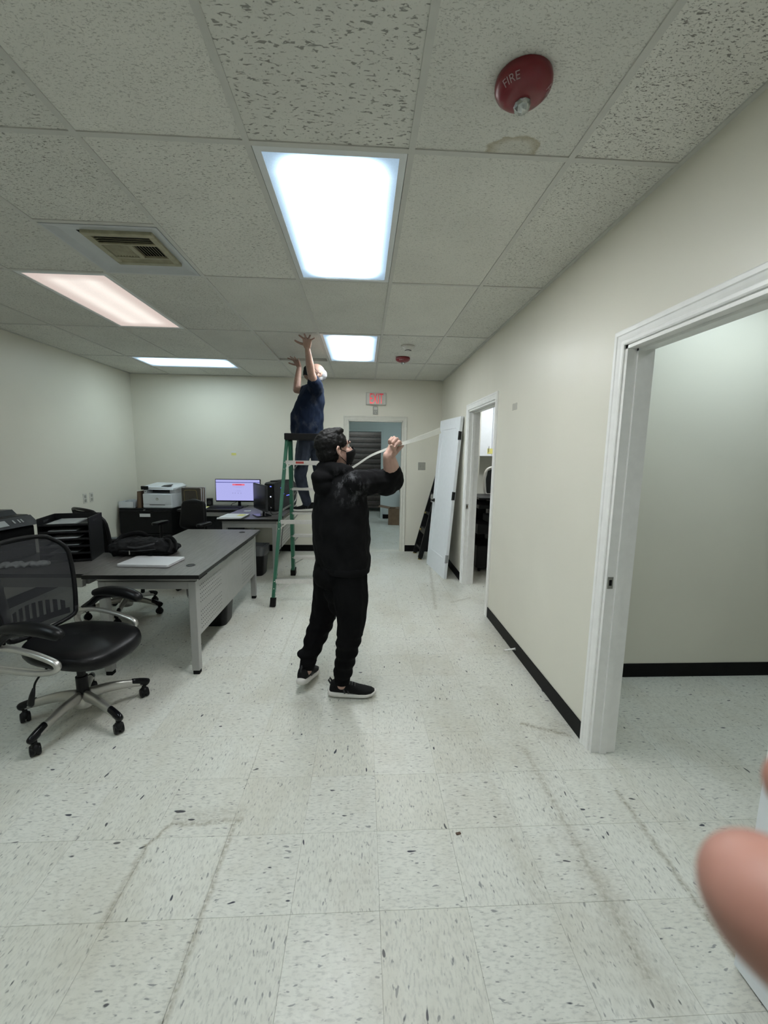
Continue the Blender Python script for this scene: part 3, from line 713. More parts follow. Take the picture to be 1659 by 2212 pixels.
# black folding ladder tucked in the corner behind the detached door
e = empty('folded_ladder', (0, 0, 0), 0, 'black folded extension ladder leaning in the corner behind the white door', 'ladder')
A0, A1, L0, L1 = Vector((.87, 6.02, .03)), Vector((1.165, 6.05, 1.28)), Vector((.845, 6.42, .03)), Vector((1.165, 6.36, 1.28))
for p, q in ((A0, A1), (L0, L1)):
    o = obj('rail', bar(B(), p, q, .028, .07, (1, 0, 0)), 'black_metal', e)
    d_ = (q-p).normalized()
    obj('inner_rail', bar(B(), p+d_*.10+Vector((.045, 0, 0)), q-d_*.15+Vector((.045, 0, 0)), .026, .06, (1, 0, 0)), 'black_metal', e)
    obj('foot', bar(B(), p-d_*.03, p+d_*.07, .034, .05, (1, 0, 0)), 'rubber', e)
    obj('foot_pad', bar(B(), p-d_*.032, p-d_*.02, .036, .052, (1, 0, 0)), 'brass_dull', e)
for k in range(5):
    f = .09+k*.21; p, q = A0.lerp(A1, f), L0.lerp(L1, f); o = obj('rung', bar(B(), p, q, .05, .085 if k % 2 else .035, (A1-A0)), 'black_metal', e)
    if k in (1, 2): obj('lock_knob', ball(B(), q+Vector((-.03, -.06, .0)), .018, sub=2), 'brass_dull', e, True)
obj('hinge_lock', rbox(B(), (-.05, -.03, -.06), (.05, .03, .06), .015, 2, TR(A0.lerp(A1, .72).x-.02, 6.06, .92)), 'steel', e)
# moving boxes in the hallway
def carton(name, x, y, w_, d_, h_, rz, label, flap):
    e = empty(name, (x, y, 0), rz, label, 'box', 'cardboard boxes in the hallway'); t_ = .006
    b = B()
    for lo, hi in (((-w_/2, -d_/2, 0), (w_/2, -d_/2+t_, h_)), ((-w_/2, d_/2-t_, 0), (w_/2, d_/2, h_)), ((-w_/2, -d_/2+t_, 0), (-w_/2+t_, d_/2-t_, h_)), ((w_/2-t_, -d_/2+t_, 0), (w_/2, d_/2-t_, h_)), ((-w_/2+t_, -d_/2+t_, 0), (w_/2-t_, d_/2-t_, t_))): box(b, lo, hi)
    obj('body', b, 'cardboard', e)
    for (p, q, r_) in flap: obj('flap', bar(B(), p, q, r_, .004, (0, 0, 1)), 'cardboard', e)
    return e
carton('cardboard_box', .73, 9.2, .25, .36, .36, math.radians(-12), 'low brown cardboard box with its flap hanging open in the hallway', [((-.12, 0, .362), (-.36, 0, .40), .34), ((.12, 0, .362), (.02, 0, .37), .34)])
carton('cardboard_box', .99, 9.66, .22, .34, .62, math.radians(-8), 'tall narrow brown cardboard box standing behind the low one', [((-.1, 0, .625), (-.13, 0, .76), .3), ((.1, 0, .625), (.14, 0, .72), .3)])
e = empty('packing_paper', (.99, 9.64, .69), .2, 'crumpled white paper poking out of the tall cardboard box', 'paper')
b = B(); ball(b, (0, 0, 0), (.07, .07, .09), sub=3)
for v in b.verts: v.co *= 1+.35*mnoise.noise(v.co*22)
obj('sheet', b, 'paper', e)

# ------------------------------------------------------------------ desks
def desk(name, x0, x1, y0, y1, label, legs, modesty, top=.74):
    e = empty(name, ((x0+x1)/2, (y0+y1)/2, 0), 0, label, 'desk'); hx, hy = (x1-x0)/2, (y1-y0)/2
    tp = obj('desktop', rbox(B(), (-hx, -hy, top-.028), (hx, hy, top), .0015, 1), 'grey_laminate', e)
    eb = B(); s = .0007
    for lo, hi in (((-hx-s, -hy-s, top-.027), (hx+s, -hy, top-.001)), ((-hx-s, hy, top-.027), (hx+s, hy+s, top-.001)), ((-hx-s, -hy, top-.027), (-hx, hy, top-.001)), ((hx, -hy, top-.027), (hx+s, hy, top-.001))): box(eb, lo, hi)
    obj('edge_band', eb, 'desk_edge', tp)
    cx, cy = (x0+x1)/2, (y0+y1)/2; lw = .052
    for (lx, ly) in legs:
        lx, ly = lx-cx, ly-cy
        lg = obj('leg', rbox(B(), (lx-lw/2, ly-lw/2, .03), (lx+lw/2, ly+lw/2, top-.062), .004, 2), 'silver_paint', e)
        obj('foot', rbox(B(), (lx-lw/2+.004, ly-lw/2+.004, 0), (lx+lw/2-.004, ly+lw/2-.004, .03), .003, 1), 'rubber', lg)
    return e, cx, cy, top
def rail(e, cx, cy, lo, hi, name='rail'): return obj(name, rbox(B(), (lo[0]-cx, lo[1]-cy, lo[2]), (hi[0]-cx, hi[1]-cy, hi[2]), .003, 1), 'silver_paint', e)
D1X0, D1X1, D1Y0, D1Y1 = -1.845, -1.088, 2.735, 4.415
lf = [(-1.16, 2.815), (-1.755, 2.815), (-1.16, 4.36), (-1.755, 4.36)]
e, cx, cy, tz = desk('office_desk', D1X0, D1X1, D1Y0, D1Y1, 'grey wood desk with silver legs and perforated panel, laptop on top', lf, True)
for y in (2.815, 4.36): rail(e, cx, cy, (-1.755, y-.024, tz-.115), (-1.16, y+.024, tz-.062)); rail(e, cx, cy, (-1.79, y-.018, tz-.062), (-1.125, y+.018, tz-.028), 'spacer')
for x in (-1.20, -1.72): rail(e, cx, cy, (x-.02, 2.84, tz-.10), (x+.02, 4.335, tz-.062))
def grommet(e, x, y, z):
    g = obj('grommet', lathe(B(), [(.030, 0), (.032, .0025), (.024, .003), (.023, .0005)], 24, TR(x, y, z)), 'black_plastic', e)
for (x, y) in ((-1.241, 2.985), (-1.234, 4.252)): grommet(e, x-cx, y-cy, tz)
# perforated modesty panel: real square holes in two fields at each end
def perforated(e, name, xp, y0, y1, z0, z1, fields, pitch, hole, mat, parent_off):
    holes = []
    for (fy0, fz0, ny, nz) in fields:
        for i in range(ny):
            for j in range(nz): holes.append((fy0+i*pitch, fz0+j*pitch))
    ys = sorted({round(y0, 4), round(y1, 4)} | {round(h[0]+s, 4) for h in holes for s in (0, hole)})
    zs = sorted({round(z0, 4), round(z1, 4)} | {round(h[1]+s, 4) for h in holes for s in (0, hole)})
    hs = {(round(h[0], 4), round(h[1], 4)) for h in holes}
    b = B(); vm = {}
    def V(y, z):
        if (y, z) not in vm: vm[(y, z)] = b.verts.new((xp-parent_off[0], y-parent_off[1], z))
        return vm[(y, z)]
    for ya, yb in zip(ys, ys[1:]):
        for za, zb in zip(zs, zs[1:]):
            if (ya, za) in hs: continue
            b.faces.new((V(ya, za), V(yb, za), V(yb, zb), V(ya, zb)))
    r = bmesh.ops.extrude_face_region(b, geom=list(b.faces)); bmesh.ops.translate(b, vec=(-.0016, 0, 0), verts=[g for g in r['geom'] if isinstance(g, bmesh.types.BMVert)])
    return obj(name, b, mat, e)
pt = .030
flds = [(2.87, .50, 15, 5), (2.87, .31, 15, 5), (3.88, .50, 13, 5), (3.88, .31, 13, 5)]
perforated(e, 'modesty_panel', -1.137, 2.842, 4.334, .275, .668, flds, pt, .0085, 'silver_paint', (cx, cy))
# return of the L-shaped desk, towards the left wall
e2, cx2, cy2, tz2 = desk('desk_return', -3.40, -1.848, 2.765, 3.365, 'grey wood desk return carrying the black printer and letter trays', [(-3.33, 2.84), (-3.33, 3.29)], False)
rail(e2, cx2, cy2, (-3.33, 2.82, .63), (-1.9, 2.86, .70)); rail(e2, cx2, cy2, (-3.33, 3.27, .63), (-1.9, 3.31, .70)); rail(e2, cx2, cy2, (-1.93, 2.86, .64), (-1.88, 3.27, .70))
# desk with the computer, end towards the camera
e3, cx3, cy3, tz3 = desk('office_desk', -1.775, -1.035, 5.115, 6.52, 'grey wood desk with the computer tower, its end facing the camera', [(-1.10, 5.175), (-1.71, 5.175), (-1.10, 6.46), (-1.71, 6.46)], True)
for y in (5.175, 6.46): rail(e3, cx3, cy3, (-1.71, y-.024, tz-.115), (-1.10, y+.024, tz-.062)); rail(e3, cx3, cy3, (-1.74, y-.018, tz-.062), (-1.07, y+.018, tz-.028), 'spacer')
for k in range(9):
    z = .30+k*.04; obj('panel_slat', rbox(B(), (-1.082-cx3, 5.20-cy3, z), (-1.076-cx3, 6.43-cy3, z+.034), .002, 1), 'silver_paint', e3)
e4, cx4, cy4, tz4 = desk('desk_return', -2.62, -1.778, 5.935, 6.52, 'grey wood desk return along the back wall under the lit monitor', [(-2.56, 6.46)], False)
rail(e4, cx4, cy4, (-2.58, 5.98, .64), (-1.82, 6.02, .70)); obj('modesty_panel', box(B(), (-2.58-cx4, 6.40-cy4, .25), (-1.82-cx4, 6.41-cy4, .69)), 'charcoal', e4)
# black lateral file cabinet in the corner
e = empty('file_cabinet', (-3.05, 6.215, 0), 0, 'black lateral file cabinet in the back left corner', 'cabinet')
obj('body', rbox(B(), (-.355, -.29, .03), (.355, .30, .75), .006, 2), 'black_metal', e)
for z in (.06, .40):
    d_ = obj('drawer', rbox(B(), (-.35, -.307, z), (.35, -.29, z+.325), .004, 1), 'black_metal', e)
    hb = obj('handle', rbox(B(), (-.345, -.312, z+.305), (.345, -.306, z+.318), .002, 1), 'black_gloss', d_)
    if z > .1:
        obj('label_holder', rbox(B(), (-.07, -.3095, z+.235), (.075, -.306, z+.28), .001, 1), 'paper', d_); obj('lock', cyl(B(), (-.005, -.313, z+.33), (-.005, -.29, z+.33), .009, 12), 'steel', d_)
obj('plinth', box(B(), (-.345, -.27, 0), (.345, .28, .03)), 'rubber', e)
# black cabinet under the desk return at the left
e = empty('low_cabinet', (-3.05, 3.07, 0), 0, 'black pedestal cabinet under the desk return at the left edge', 'cabinet')
obj('body', rbox(B(), (-.22, -.22, .02), (.22, .24, .62), .004, 1), 'black_metal', e)
for z in (.04, .24, .43): d_ = obj('drawer', rbox(B(), (-.21, -.236, z), (.21, -.222, z+.175), .003, 1), 'black_metal', e); obj('handle', rbox(B(), (-.07, -.25, z+.12), (.07, -.236, z+.135), .003, 1), 'charcoal', d_)
obj('plinth', box(B(), (-.2, -.2, 0), (.2, .22, .02)), 'rubber', e)

# ------------------------------------------------------------------ things on the desks
# laptop
pts = [at(252, 1222, 2, .745), at(372, 1226, 2, .745), at(397, 1206, 2, .745), at(292, 1205, 2, .745)]
c_ = sum(pts, Vector())/4; ax = ((pts[1]-pts[0])+(pts[2]-pts[3])).normalized()
e = empty('laptop', (c_.x, c_.y, .74), math.atan2(ax.y, ax.x), 'closed silver laptop lying on the front desk', 'laptop')
prism(b := B(), rrect(.37, .25, .012), .003, .012, r=.002, seg=1); obj('base', b, 'laptop_silver', e)
prism(b := B(), rrect(.37, .25, .012), .0128, .0185, r=.002, seg=1); l_ = obj('lid', b, 'laptop_silver', e); obj('notch', box(B(), (-.04, -.1258, .0095), (.03, -.1245, .0135)), 'paper', l_)
b = B(); [cyl(b, (x, y, 0), (x, y, .0035), .008, 10) for x in (-.15, .15) for y in (-.1, .1)]; obj('foot', b, 'rubber', e)
# letter trays
e = empty('letter_tray_tower', (-2.195, 3.20, .74), math.radians(15), 'tall black stack of letter trays with grey papers on the desk return', 'letter trays')
tw, td = .155, .145
for s in (-1, 1):
    b = B(); box(b, (s*tw-.003, -td, 0), (s*tw+.003, td, .325)); o = obj('side_panel', b, 'black_plastic', e)
    obj('hand_slot', rbox(B(), (s*tw-.004, -.06, .285), (s*tw+.004, .02, .303), .0015, 1), 'charcoal', o)
obj('back_panel', box(B(), (-tw, td-.004, 0), (tw, td, .325)), 'black_plastic', e)
for k in range(6):
    z = .006+k*.053; o = obj('tray', rbox(B(), (-tw+.003, -td, z), (tw-.003, td-.004, z+.005), .001, 1), 'black_plastic', e)
    obj('lip', box(B(), (-tw+.003, -td-.002, z), (tw-.003, -td+.002, z+.014)), 'black_plastic', o)
for k, (w_, d_) in enumerate(((.10, 0), (.11, .01), (.11, -.02), (.105, 0), (.10, -.01))):
    z = .0115+(k+1)*.053+.0005
    p_ = obj('paper_sheet', box(B(), (-.105, -td+.02+d_, z), (-.105+w_+.07, td-.02, z+.006+.001*k)), 'paper_grey' if k != 2 else 'paper', None); tag(p_, ['flat sheaf of grey paper on the second tray from the bottom', 'flat sheaf of grey paper on the third tray from the bottom', 'flat sheaf of whiter paper on the fourth tray from the bottom', 'flat sheaf of grey paper on the fifth tray from the bottom', 'flat sheaf of grey paper on the top letter tray'][k], 'paper', 'papers in the letter trays')
    p_.location = (-2.195, 3.20, .74); p_.rotation_euler = (0, 0, math.radians(15))
# black all-in-one printer, its panel facing right
e = empty('black_printer', (-2.785, 3.14, .74), math.radians(-6), 'large black multifunction printer at the left end of the desk return', 'printer')
obj('body', rbox(B(), (-.23, -.20, 0), (.21, .20, .235), .012, 2), 'black_plastic', e)
obj('scanner_lid', rbox(B(), (-.24, -.21, .255), (.17, .21, .315), .012, 2), 'black_plastic', e)
obj('scanner_bed', rbox(B(), (-.235, -.205, .236), (.19, .205, .256), .003, 1), 'charcoal', e)
b = B(); loft(b, [[(-.20, y, .312), (.10, y, .312), (.06, y, .352), (-.2, y, .347)] for y in (-.17, .18)]); fd = obj('document_feeder', b, 'black_plastic', e)
obj('feeder_tray', rbox(B(), (-.2, -.12, .352), (.0, .14, .359), .002, 1), 'charcoal', fd)
b = B(); loft(b, [[(.17, y, .255), (.215, y, .235), (.255, y, .245), (.185, y, .312)] for y in (-.20, .20)]); pn = obj('control_panel', b, 'charcoal', e)
MP = Matrix.Translation((.2205, 0, .2785)) @ Matrix.Rotation(math.radians(44), 4, 'Y')
obj('touch_screen', rbox(B(), (-.026, -.15, 0), (.026, -.03, .004), .001, 1, MP), 'paper_grey', pn)
for y in (.02, .06, .085): obj('key', rbox(B(), (-.02, y, 0), (.012, y+.012, .004), .001, 1, MP), 'paper_grey', pn)
obj('output_slot', box(B(), (.2, -.15, .10), (.213, .15, .15)), 'vent_dark', e); obj('paper_tray', rbox(B(), (.2, -.16, .02), (.225, .16, .09), .004, 1), 'charcoal', e)
# backpack lying on the desk
e = empty('backpack', (-1.735, 3.335, .74), math.radians(6), 'black backpack lying flat on the front desk behind the laptop', 'backpack')
b = B()
ball(b, (0, 0, .062), (.23, .135, .062)); ball(b, (-.14, -.02, .062), (.12, .13, .06)); ball(b, (.14, .0, .05), (.125, .12, .05)); ball(b, (0, -.03, .09), (.17, .09, .042)); ball(b, (-.06, .03, .08), (.2, .1, .05))
box(b, (-.2, -.1, .003), (.22, .1, .05))
wr = lambda v: .009*mnoise.noise(Vector((v.x*16, v.y*16, v.z*34)))+.007*mnoise.noise(v*38)-.004*abs(math.sin(v.x*22+v.z*60))
me = remesh(b, .006, 5, wr)
for v in me.vertices: v.co.z = max(v.co.z, .001)
obj('bag', me, 'black_cloth', e, True)
obj('strap', tube(B(), spline([(.15, .02, .095), (.195, -.03, .10), (.225, -.09, .075), (.215, -.125, .03)], 6), .026, 10, .45), 'black_cloth', e, True)
obj('strap', tube(B(), spline([(.12, .05, .10), (.18, .03, .118), (.235, -.02, .085), (.25, -.07, .03)], 6), .024, 10, .45), 'black_cloth', e, True)
obj('strap', tube(B(), spline([(-.21, .0, .09), (-.19, .07, .13), (-.08, .10, .15), (-.03, .12, .12)], 6), .022, 10, .5), 'black_cloth', e, True)
obj('pocket_panel', tube(B(), spline([(-.14, -.10, .085), (-.02, -.125, .075), (.09, -.10, .095), (.12, -.03, .112)], 8), .009, 8), 'charcoal', e, True)
z_ = obj('zipper', tube(B(), spline([(-.17, -.13, .06), (-.02, -.148, .055), (.12, -.12, .06)], 8), .003, 6), 'charcoal', e); obj('zip_pull', rbox(B(), (-.058, -.158, .03), (-.05, -.152, .06), .001, 1), 'steel', z_)
# white laser printer
e = empty('white_printer', (-2.89, 6.17, .75), math.radians(-3), 'white laser printer on top of the black file cabinet', 'printer')
pw = .205
obj('body', rbox(B(), (-pw, -.19, 0), (pw, .20, .205), .012, 3), 'printer_white', e)
f_ = obj('front_cover', rbox(B(), (-pw+.004, -.198, .055), (pw-.004, -.188, .20), .006, 2), 'printer_white', e)
b = text_mesh('hp', .028, .0006)
for v in b.vertices: v.co = (v.co.x, -.1995-v.co.z, v.co.y+.128)
lg = B(); lathe(lg, [(.02, -.0004), (.02, .0004)], 28, Matrix.Translation((0, -.1985, .13)) @ Matrix.Rotation(PI/2, 4, 'X')); lo_ = obj('logo_disc', lg, 'plate_grey', f_); lo_['label'] = 'small round grey maker logo'; obj('logo_letters', b, 'printer_white', lo_)
tr = obj('paper_tray', rbox(B(), (-pw+.004, -.20, .006), (pw-.004, -.188, .052), .004, 2), 'printer_white', e); obj('tray_slot', box(B(), (-.11, -.2008, .044), (.11, -.198, .052)), 'printer_shadow', tr); obj('tray_grip', box(B(), (-.04, -.2015, .036), (.045, -.199, .044)), 'paper', tr)
b = B(); box(b, (-pw+.01, -.17, .205), (-pw+.05, .19, .265)); box(b, (pw-.07, -.1, .205), (pw, .19, .265)); box(b, (-pw+.05, .1, .205), (pw-.07, .19, .265)); obj('output_bay', b, 'printer_white', e)
obj('output_recess', box(B(), (-pw+.05, -.02, .206), (pw-.07, .1, .264)), 'printer_shadow', e)
b = B(); loft(b, [[(-pw-.01, -.185, .262), (pw+.02, -.185, .262), (pw+.02, .2, .262), (-pw-.01, .2, .262)], [(-pw-.005, -.19, .30), (pw+.02, -.17, .285), (pw+.03, .2, .30), (-pw-.01, .2, .325)], [(-pw+.02, -.15, .315), (pw-.04, -.12, .318), (pw-.02, .19, .335), (-pw+.01, .19, .34)]]); sc = obj('scanner', b, 'printer_white', e)
b = B(); loft(b, [[(.05, -.16, .305), (.19, -.16, .318), (.19, -.10, .334), (.06, -.10, .319)], [(.05, -.16, .309), (.19, -.16, .323), (.19, -.10, .338), (.06, -.10, .323)]]); obj('feed_slot', b, 'printer_shadow', sc)
obj('control_screen', rbox(B(), (-pw-.012, -.208, .262), (-pw+.085, -.182, .312), .005, 2), 'black_gloss', sc); obj('usb_port', box(B(), (-pw+.02, -.175, .232), (-pw+.038, -.169, .24)), 'black_plastic', e)
# ream box, brown folder, accordion files
e = empty('paper_box', (-3.325, 6.1, .75), 0, 'small white lidless box of papers beside the white printer', 'box')
b = B(); w_, d_ = .105, .14
for lo, hi in (((-w_, -d_, 0), (w_, -d_+.004, .088)), ((-w_, d_-.004, 0), (w_, d_, .088)), ((-w_, -d_, 0), (-w_+.004, d_, .088)), ((w_-.004, -d_, 0), (w_, d_, .088)), ((-w_, -d_, 0), (w_, d_, .004))): box(b, lo, hi)
obj('body', b, 'printer_white', e)
o = empty('bubble_wrap', (-3.31, 6.1, .76), 0, 'grey plastic bag bulging out of the small white box', 'plastic bag')
b = B(); ball(b, (0, 0, .055), (.085, .108, .045))
obj('bag', remesh(b, .008, 3, lambda v: .012*mnoise.noise(v*26)), 'bag_plastic', o)
e = empty('folder_binder', (-3.155, 6.12, .75), 0, 'brown upright binder wedged left of the white printer', 'binder')
b = B(); loft(b, [[(-.032, -.14, 0), (.03, -.14, 0), (.03, .13, 0), (-.032, .13, 0)], [(-.018, -.14, .235), (.034, -.14, .24), (.034, .13, .24), (-.018, .13, .235)]]); obj('cover', b, 'brown_wood', e); obj('page_block', box(B(), (-.012, -.135, .005), (.022, -.1405, .225)), 'cardboard', e)
e = empty('file_organizer', (-2.47, 6.2, .74), math.radians(-4), 'dark brown upright file organizer right of the white printer', 'file holder')
obj('front_board', rbox(B(), (-.14, -.105, 0), (.125, -.09, .292), .003, 1), 'dark_card', e)
obj('embossed_line', tube(B(), spline([(-.10, -.1065, .03), (-.10, -.1065, .20), (-.095, -.1065, .25), (-.05, -.1065, .262), (.05, -.1065, .262), (.075, -.1065, .25), (.085, -.1065, .2), (.095, -.1065, .03)], 4), .002, 6), 'brass_dull', e)
for k in range(6): obj('folder', box(B(), (-.135+.003*k, -.085+k*.028, .002), (.132+.002*k, -.08+k*.028, .285+.006*(k % 3))), 'paper' if k % 2 else 'cardboard', e)
e = empty('note_pad', (-2.31, 6.14, .74), .1, 'white notes with a yellow sheet beside the keyboard', 'paper')
obj('sheets', box(B(), (-.055, -.14, 0), (.055, .12, .006)), 'paper', e); obj('yellow_sheet', box(B(), (-.045, -.02, .006), (.05, .11, .0075)), 'sticky_yellow', e)
# monitors
def monitor(name, loc, rz, w_, h_, zb, label, on):
    e = empty(name, loc, rz, label, 'monitor', 'computer monitors'); t_ = .018
    obj('shell', rbox(B(), (-w_/2, 0, zb), (w_/2, t_+.012, zb+h_), .006, 2), 'black_plastic' if on else 'charcoal', e)
    b = B(); box(b, (-w_/2+.01, -.0015, -h_/2+.02), (w_/2-.01, .0008, h_/2-.01)); o = obj('screen', b, 'screen' if on else 'black_gloss', e); o.location = (0, -.0005, zb+h_/2)
    obj('neck', tube(B(), [(0, .05, .012), (0, .055, zb*.6), (0, .03, zb+h_*.35)], [.026, .022, .02], 12, .6), 'black_plastic', e, True)
    prism(b := B(), rrect(.24, .19, .02, 4, 0, .03), 0, .012, r=.003, seg=1); obj('stand_base', b, 'black_gloss', e); return e
monitor('computer_monitor', (-1.865, 6.29, .74), math.radians(0), .665, .34, .075, 'switched on monitor with a pale violet screen by the back wall', True)
monitor('computer_monitor', (-1.335, 5.40, .74), math.radians(-60), .54, .335, .075, 'switched off monitor seen from behind on the computer desk', False)
e = empty('speaker', (-2.30, 6.33, .74), .2, 'small black speaker left of the lit monitor', 'speaker')
prism(b := B(), rrect(.085, .10, .025), 0, .12, r=.01, seg=2); obj('cabinet', b, 'black_plastic', e); obj('driver', lathe(B(), [(.03, 0), (.028, .004), (.01, .001)], 16, Matrix.Translation((0, -.05, .06)) @ Matrix.Rotation(PI/2, 4, 'X')), 'charcoal', e)
e = empty('keyboard', (-2.0, 6.10, .74), math.radians(-2), 'black computer keyboard on the desk return before the monitor', 'keyboard')
b = B(); loft(b, [[(x, -.085, 0), (x, .085, 0), (x, .085, .026), (x, -.085, .012)] for x in (-.235, .235)]); obj('case', b, 'black_plastic', e)
kb = B(); kt = .0155; box(kb, (-kt/2, -kt/2, 0), (kt/2, kt/2, .006)); km = bpy.data.meshes.new('key'); kb.to_mesh(km); kb.free(); km.materials.append(M['charcoal'])
for j in range(5):
    for i in range(22):
        o = bpy.data.objects.new('key', km); C.objects.link(o); o.parent = e; o.location = (-.215+i*.0205, -.055+j*.026, .0155+j*.0021)
obj('palm_rest', rbox(B(), (-.23, -.135, 0), (.23, -.087, .011), .003, 1), 'black_plastic', e)
# computer tower
e = empty('computer_tower', (-1.165, 6.02, .74), math.radians(-30), 'black computer tower with blue light strips on the desk', 'computer')
b = B(); prof = [(-.245, .02), (-.25, .37), (-.235, .40), (-.05, .425), (.16, .415), (.23, .36), (.245, .2), (.21, .06), (.12, .02)]
loft(b, [[(x, y, z) for y, z in prof] for x in (-.085, .085)]); obj('case', b, 'charcoal', e)
obj('front_panel', rbox(B(), (-.083, -.262, .015), (.083, -.243, .39), .008, 2), 'black_gloss', e)
obj('top_vent', rbox(B(), (-.06, -.16, .41), (.06, .12, .43), .006, 2, Matrix.Rotation(.03, 4, 'X')), 'black_plastic', e)
b = B(); loft(b, [[(x, y, z) for y, z in [(-.245, 0), (.2, 0), (.2, .025), (-.245, .025)]] for x in (-.075, .075)]); obj('foot', b, 'black_plastic', e)
for p, q in (((.0865, -.12, .33), (.0865, -.05, .235)), ((.0865, .0, .21), (.0865, .12, .22)), ((.0865, -.12, .07), (.0865, -.08, .14))): obj('light_strip', bar(B(), p, q, .008, .004, (1, 0, 0)), 'led_blue', e)
obj('silver_trim', tube(B(), spline([(.086, .02, .045), (.086, .12, .07), (.086, .2, .13), (.086, .235, .22)], 6), .007, 8), 'steel', e, True)
obj('power_button', cyl(B(), (.03, -.262, .21), (.03, -.267, .21), .010, 14), 'led_white', e); obj('logo_light', box(B(), (.02, -.2635, .345), (.045, -.261, .357)), 'led_blue', e); obj('badge', box(B(), (.02, -.2635, .05), (.045, -.261, .065)), 'steel', e)
# papers, phone, cables on the computer desk
e = empty('paper_stack', (-1.635, 5.29, .74), math.radians(-3), 'stack of white papers with a yellow sticky note on the computer desk end', 'paper')
for k in range(4): obj('sheet', box(B(), (-.14+.004*k, -.16-.006*k, .001+k*.0045), (.15+.003*k, .155, .0048+k*.0045), RZ(.02*(k % 2))), 'paper', e)
obj('sticky', box(B(), (.05, -.04, .0192), (.13, .10, .0202)), 'sticky_yellow', e)
b = B(); loft(b, [[(-.14, -.178, .002), (.14, -.178, .004), (.14, -.172, .018), (-.14, -.172, .017)], [(-.15, -.20, -.03), (-.11, -.19, -.004), (-.11, -.185, .0), (-.15, -.195, -.026)]][:1]+[[(-.14, -.19, .0), (.14, -.179, .003), (.14, -.174, .016), (-.14, -.18, .012)]]); obj('curled_sheet', b, 'paper', e)
e = empty('white_card', (-1.60, 5.80, .74), .1, 'small white card lying beside the back of the dark monitor', 'card'); prism(b := B(), rrect(.09, .05, .006), 0, .008, r=.001, seg=1); obj('body', b, 'paper', e)
o = obj('computer_cable', tube(B(), spline([(-1.28, 5.5, .95), (-1.24, 5.56, .85), (-1.2, 5.5, .748), (-1.12, 5.6, .746), (-1.15, 5.72, .746)], 8), .004, 8), 'cable_black', None, True); tag(o, 'black cable hanging from the back of the dark monitor', 'cable')
o = obj('monitor_cable', tube(B(), spline([(-1.9, 6.345, .85), (-1.92, 6.36, .80), (-1.98, 6.38, .775), (-2.0, 6.36, .746)], 8), .004, 8), 'cable_black', None, True); tag(o, 'thin black cable looping under the lit monitor', 'cable')
o = obj('power_cord', tube(B(), spline([(-1.045, 5.35, .742), (-1.028, 5.34, .735), (-1.026, 5.33, .6), (-1.03, 5.25, .45), (-1.028, 5.2, .35), (-1.05, 5.15, .28)], 8), .0035, 8), 'cable_black', None, True); tag(o, 'black cord hanging down the side of the computer desk', 'cable')

# ------------------------------------------------------------------ waste bins
def bin_(name, x, y, rz, label, liner):
    e = empty(name, (x, y, 0), rz, label, 'waste bin', 'black waste bins')
    rings = [[(p[0], p[1], z) for p in rrect(w_, d_, .05, 5)] for w_, d_, z in ((.20, .28, 0), (.215, .30, .02), (.25, .355, .36), (.265, .37, .375), (.265, .37, .385), (.245, .35, .385), (.205, .285, .03))]
    b = B(); loft(b, rings, True, False); b.faces.new([v for v in b.verts][:24][::-1]); obj('bucket', b, 'black_plastic', e, True, ang=.6)
    if liner:
        b = B(); loft(b, [[(p[0]*s, p[1]*s, z) for p in rrect(.262, .368, .05, 5)] for s, z in ((.985, .27), (1.005, .30), (1.02, .387), (.9, .39), (.88, .3))], True, False)
        for v in b.verts: v.co.x += .004*math.sin(v.co.y*90); v.co.z += .004*math.sin(v.co.y*60+v.co.x*50)
        o = obj('liner', b, 'bin_liner', e, True); o['label'] = 'crumpled clear bag folded over the rim'
    return e
bin_('waste_bin', -1.37, 3.72, math.radians(90), 'black waste bin with a clear liner under the front desk', True)
bin_('waste_bin', -1.40, 5.05+.22, math.radians(85), 'black waste bin under the end of the computer desk', True)
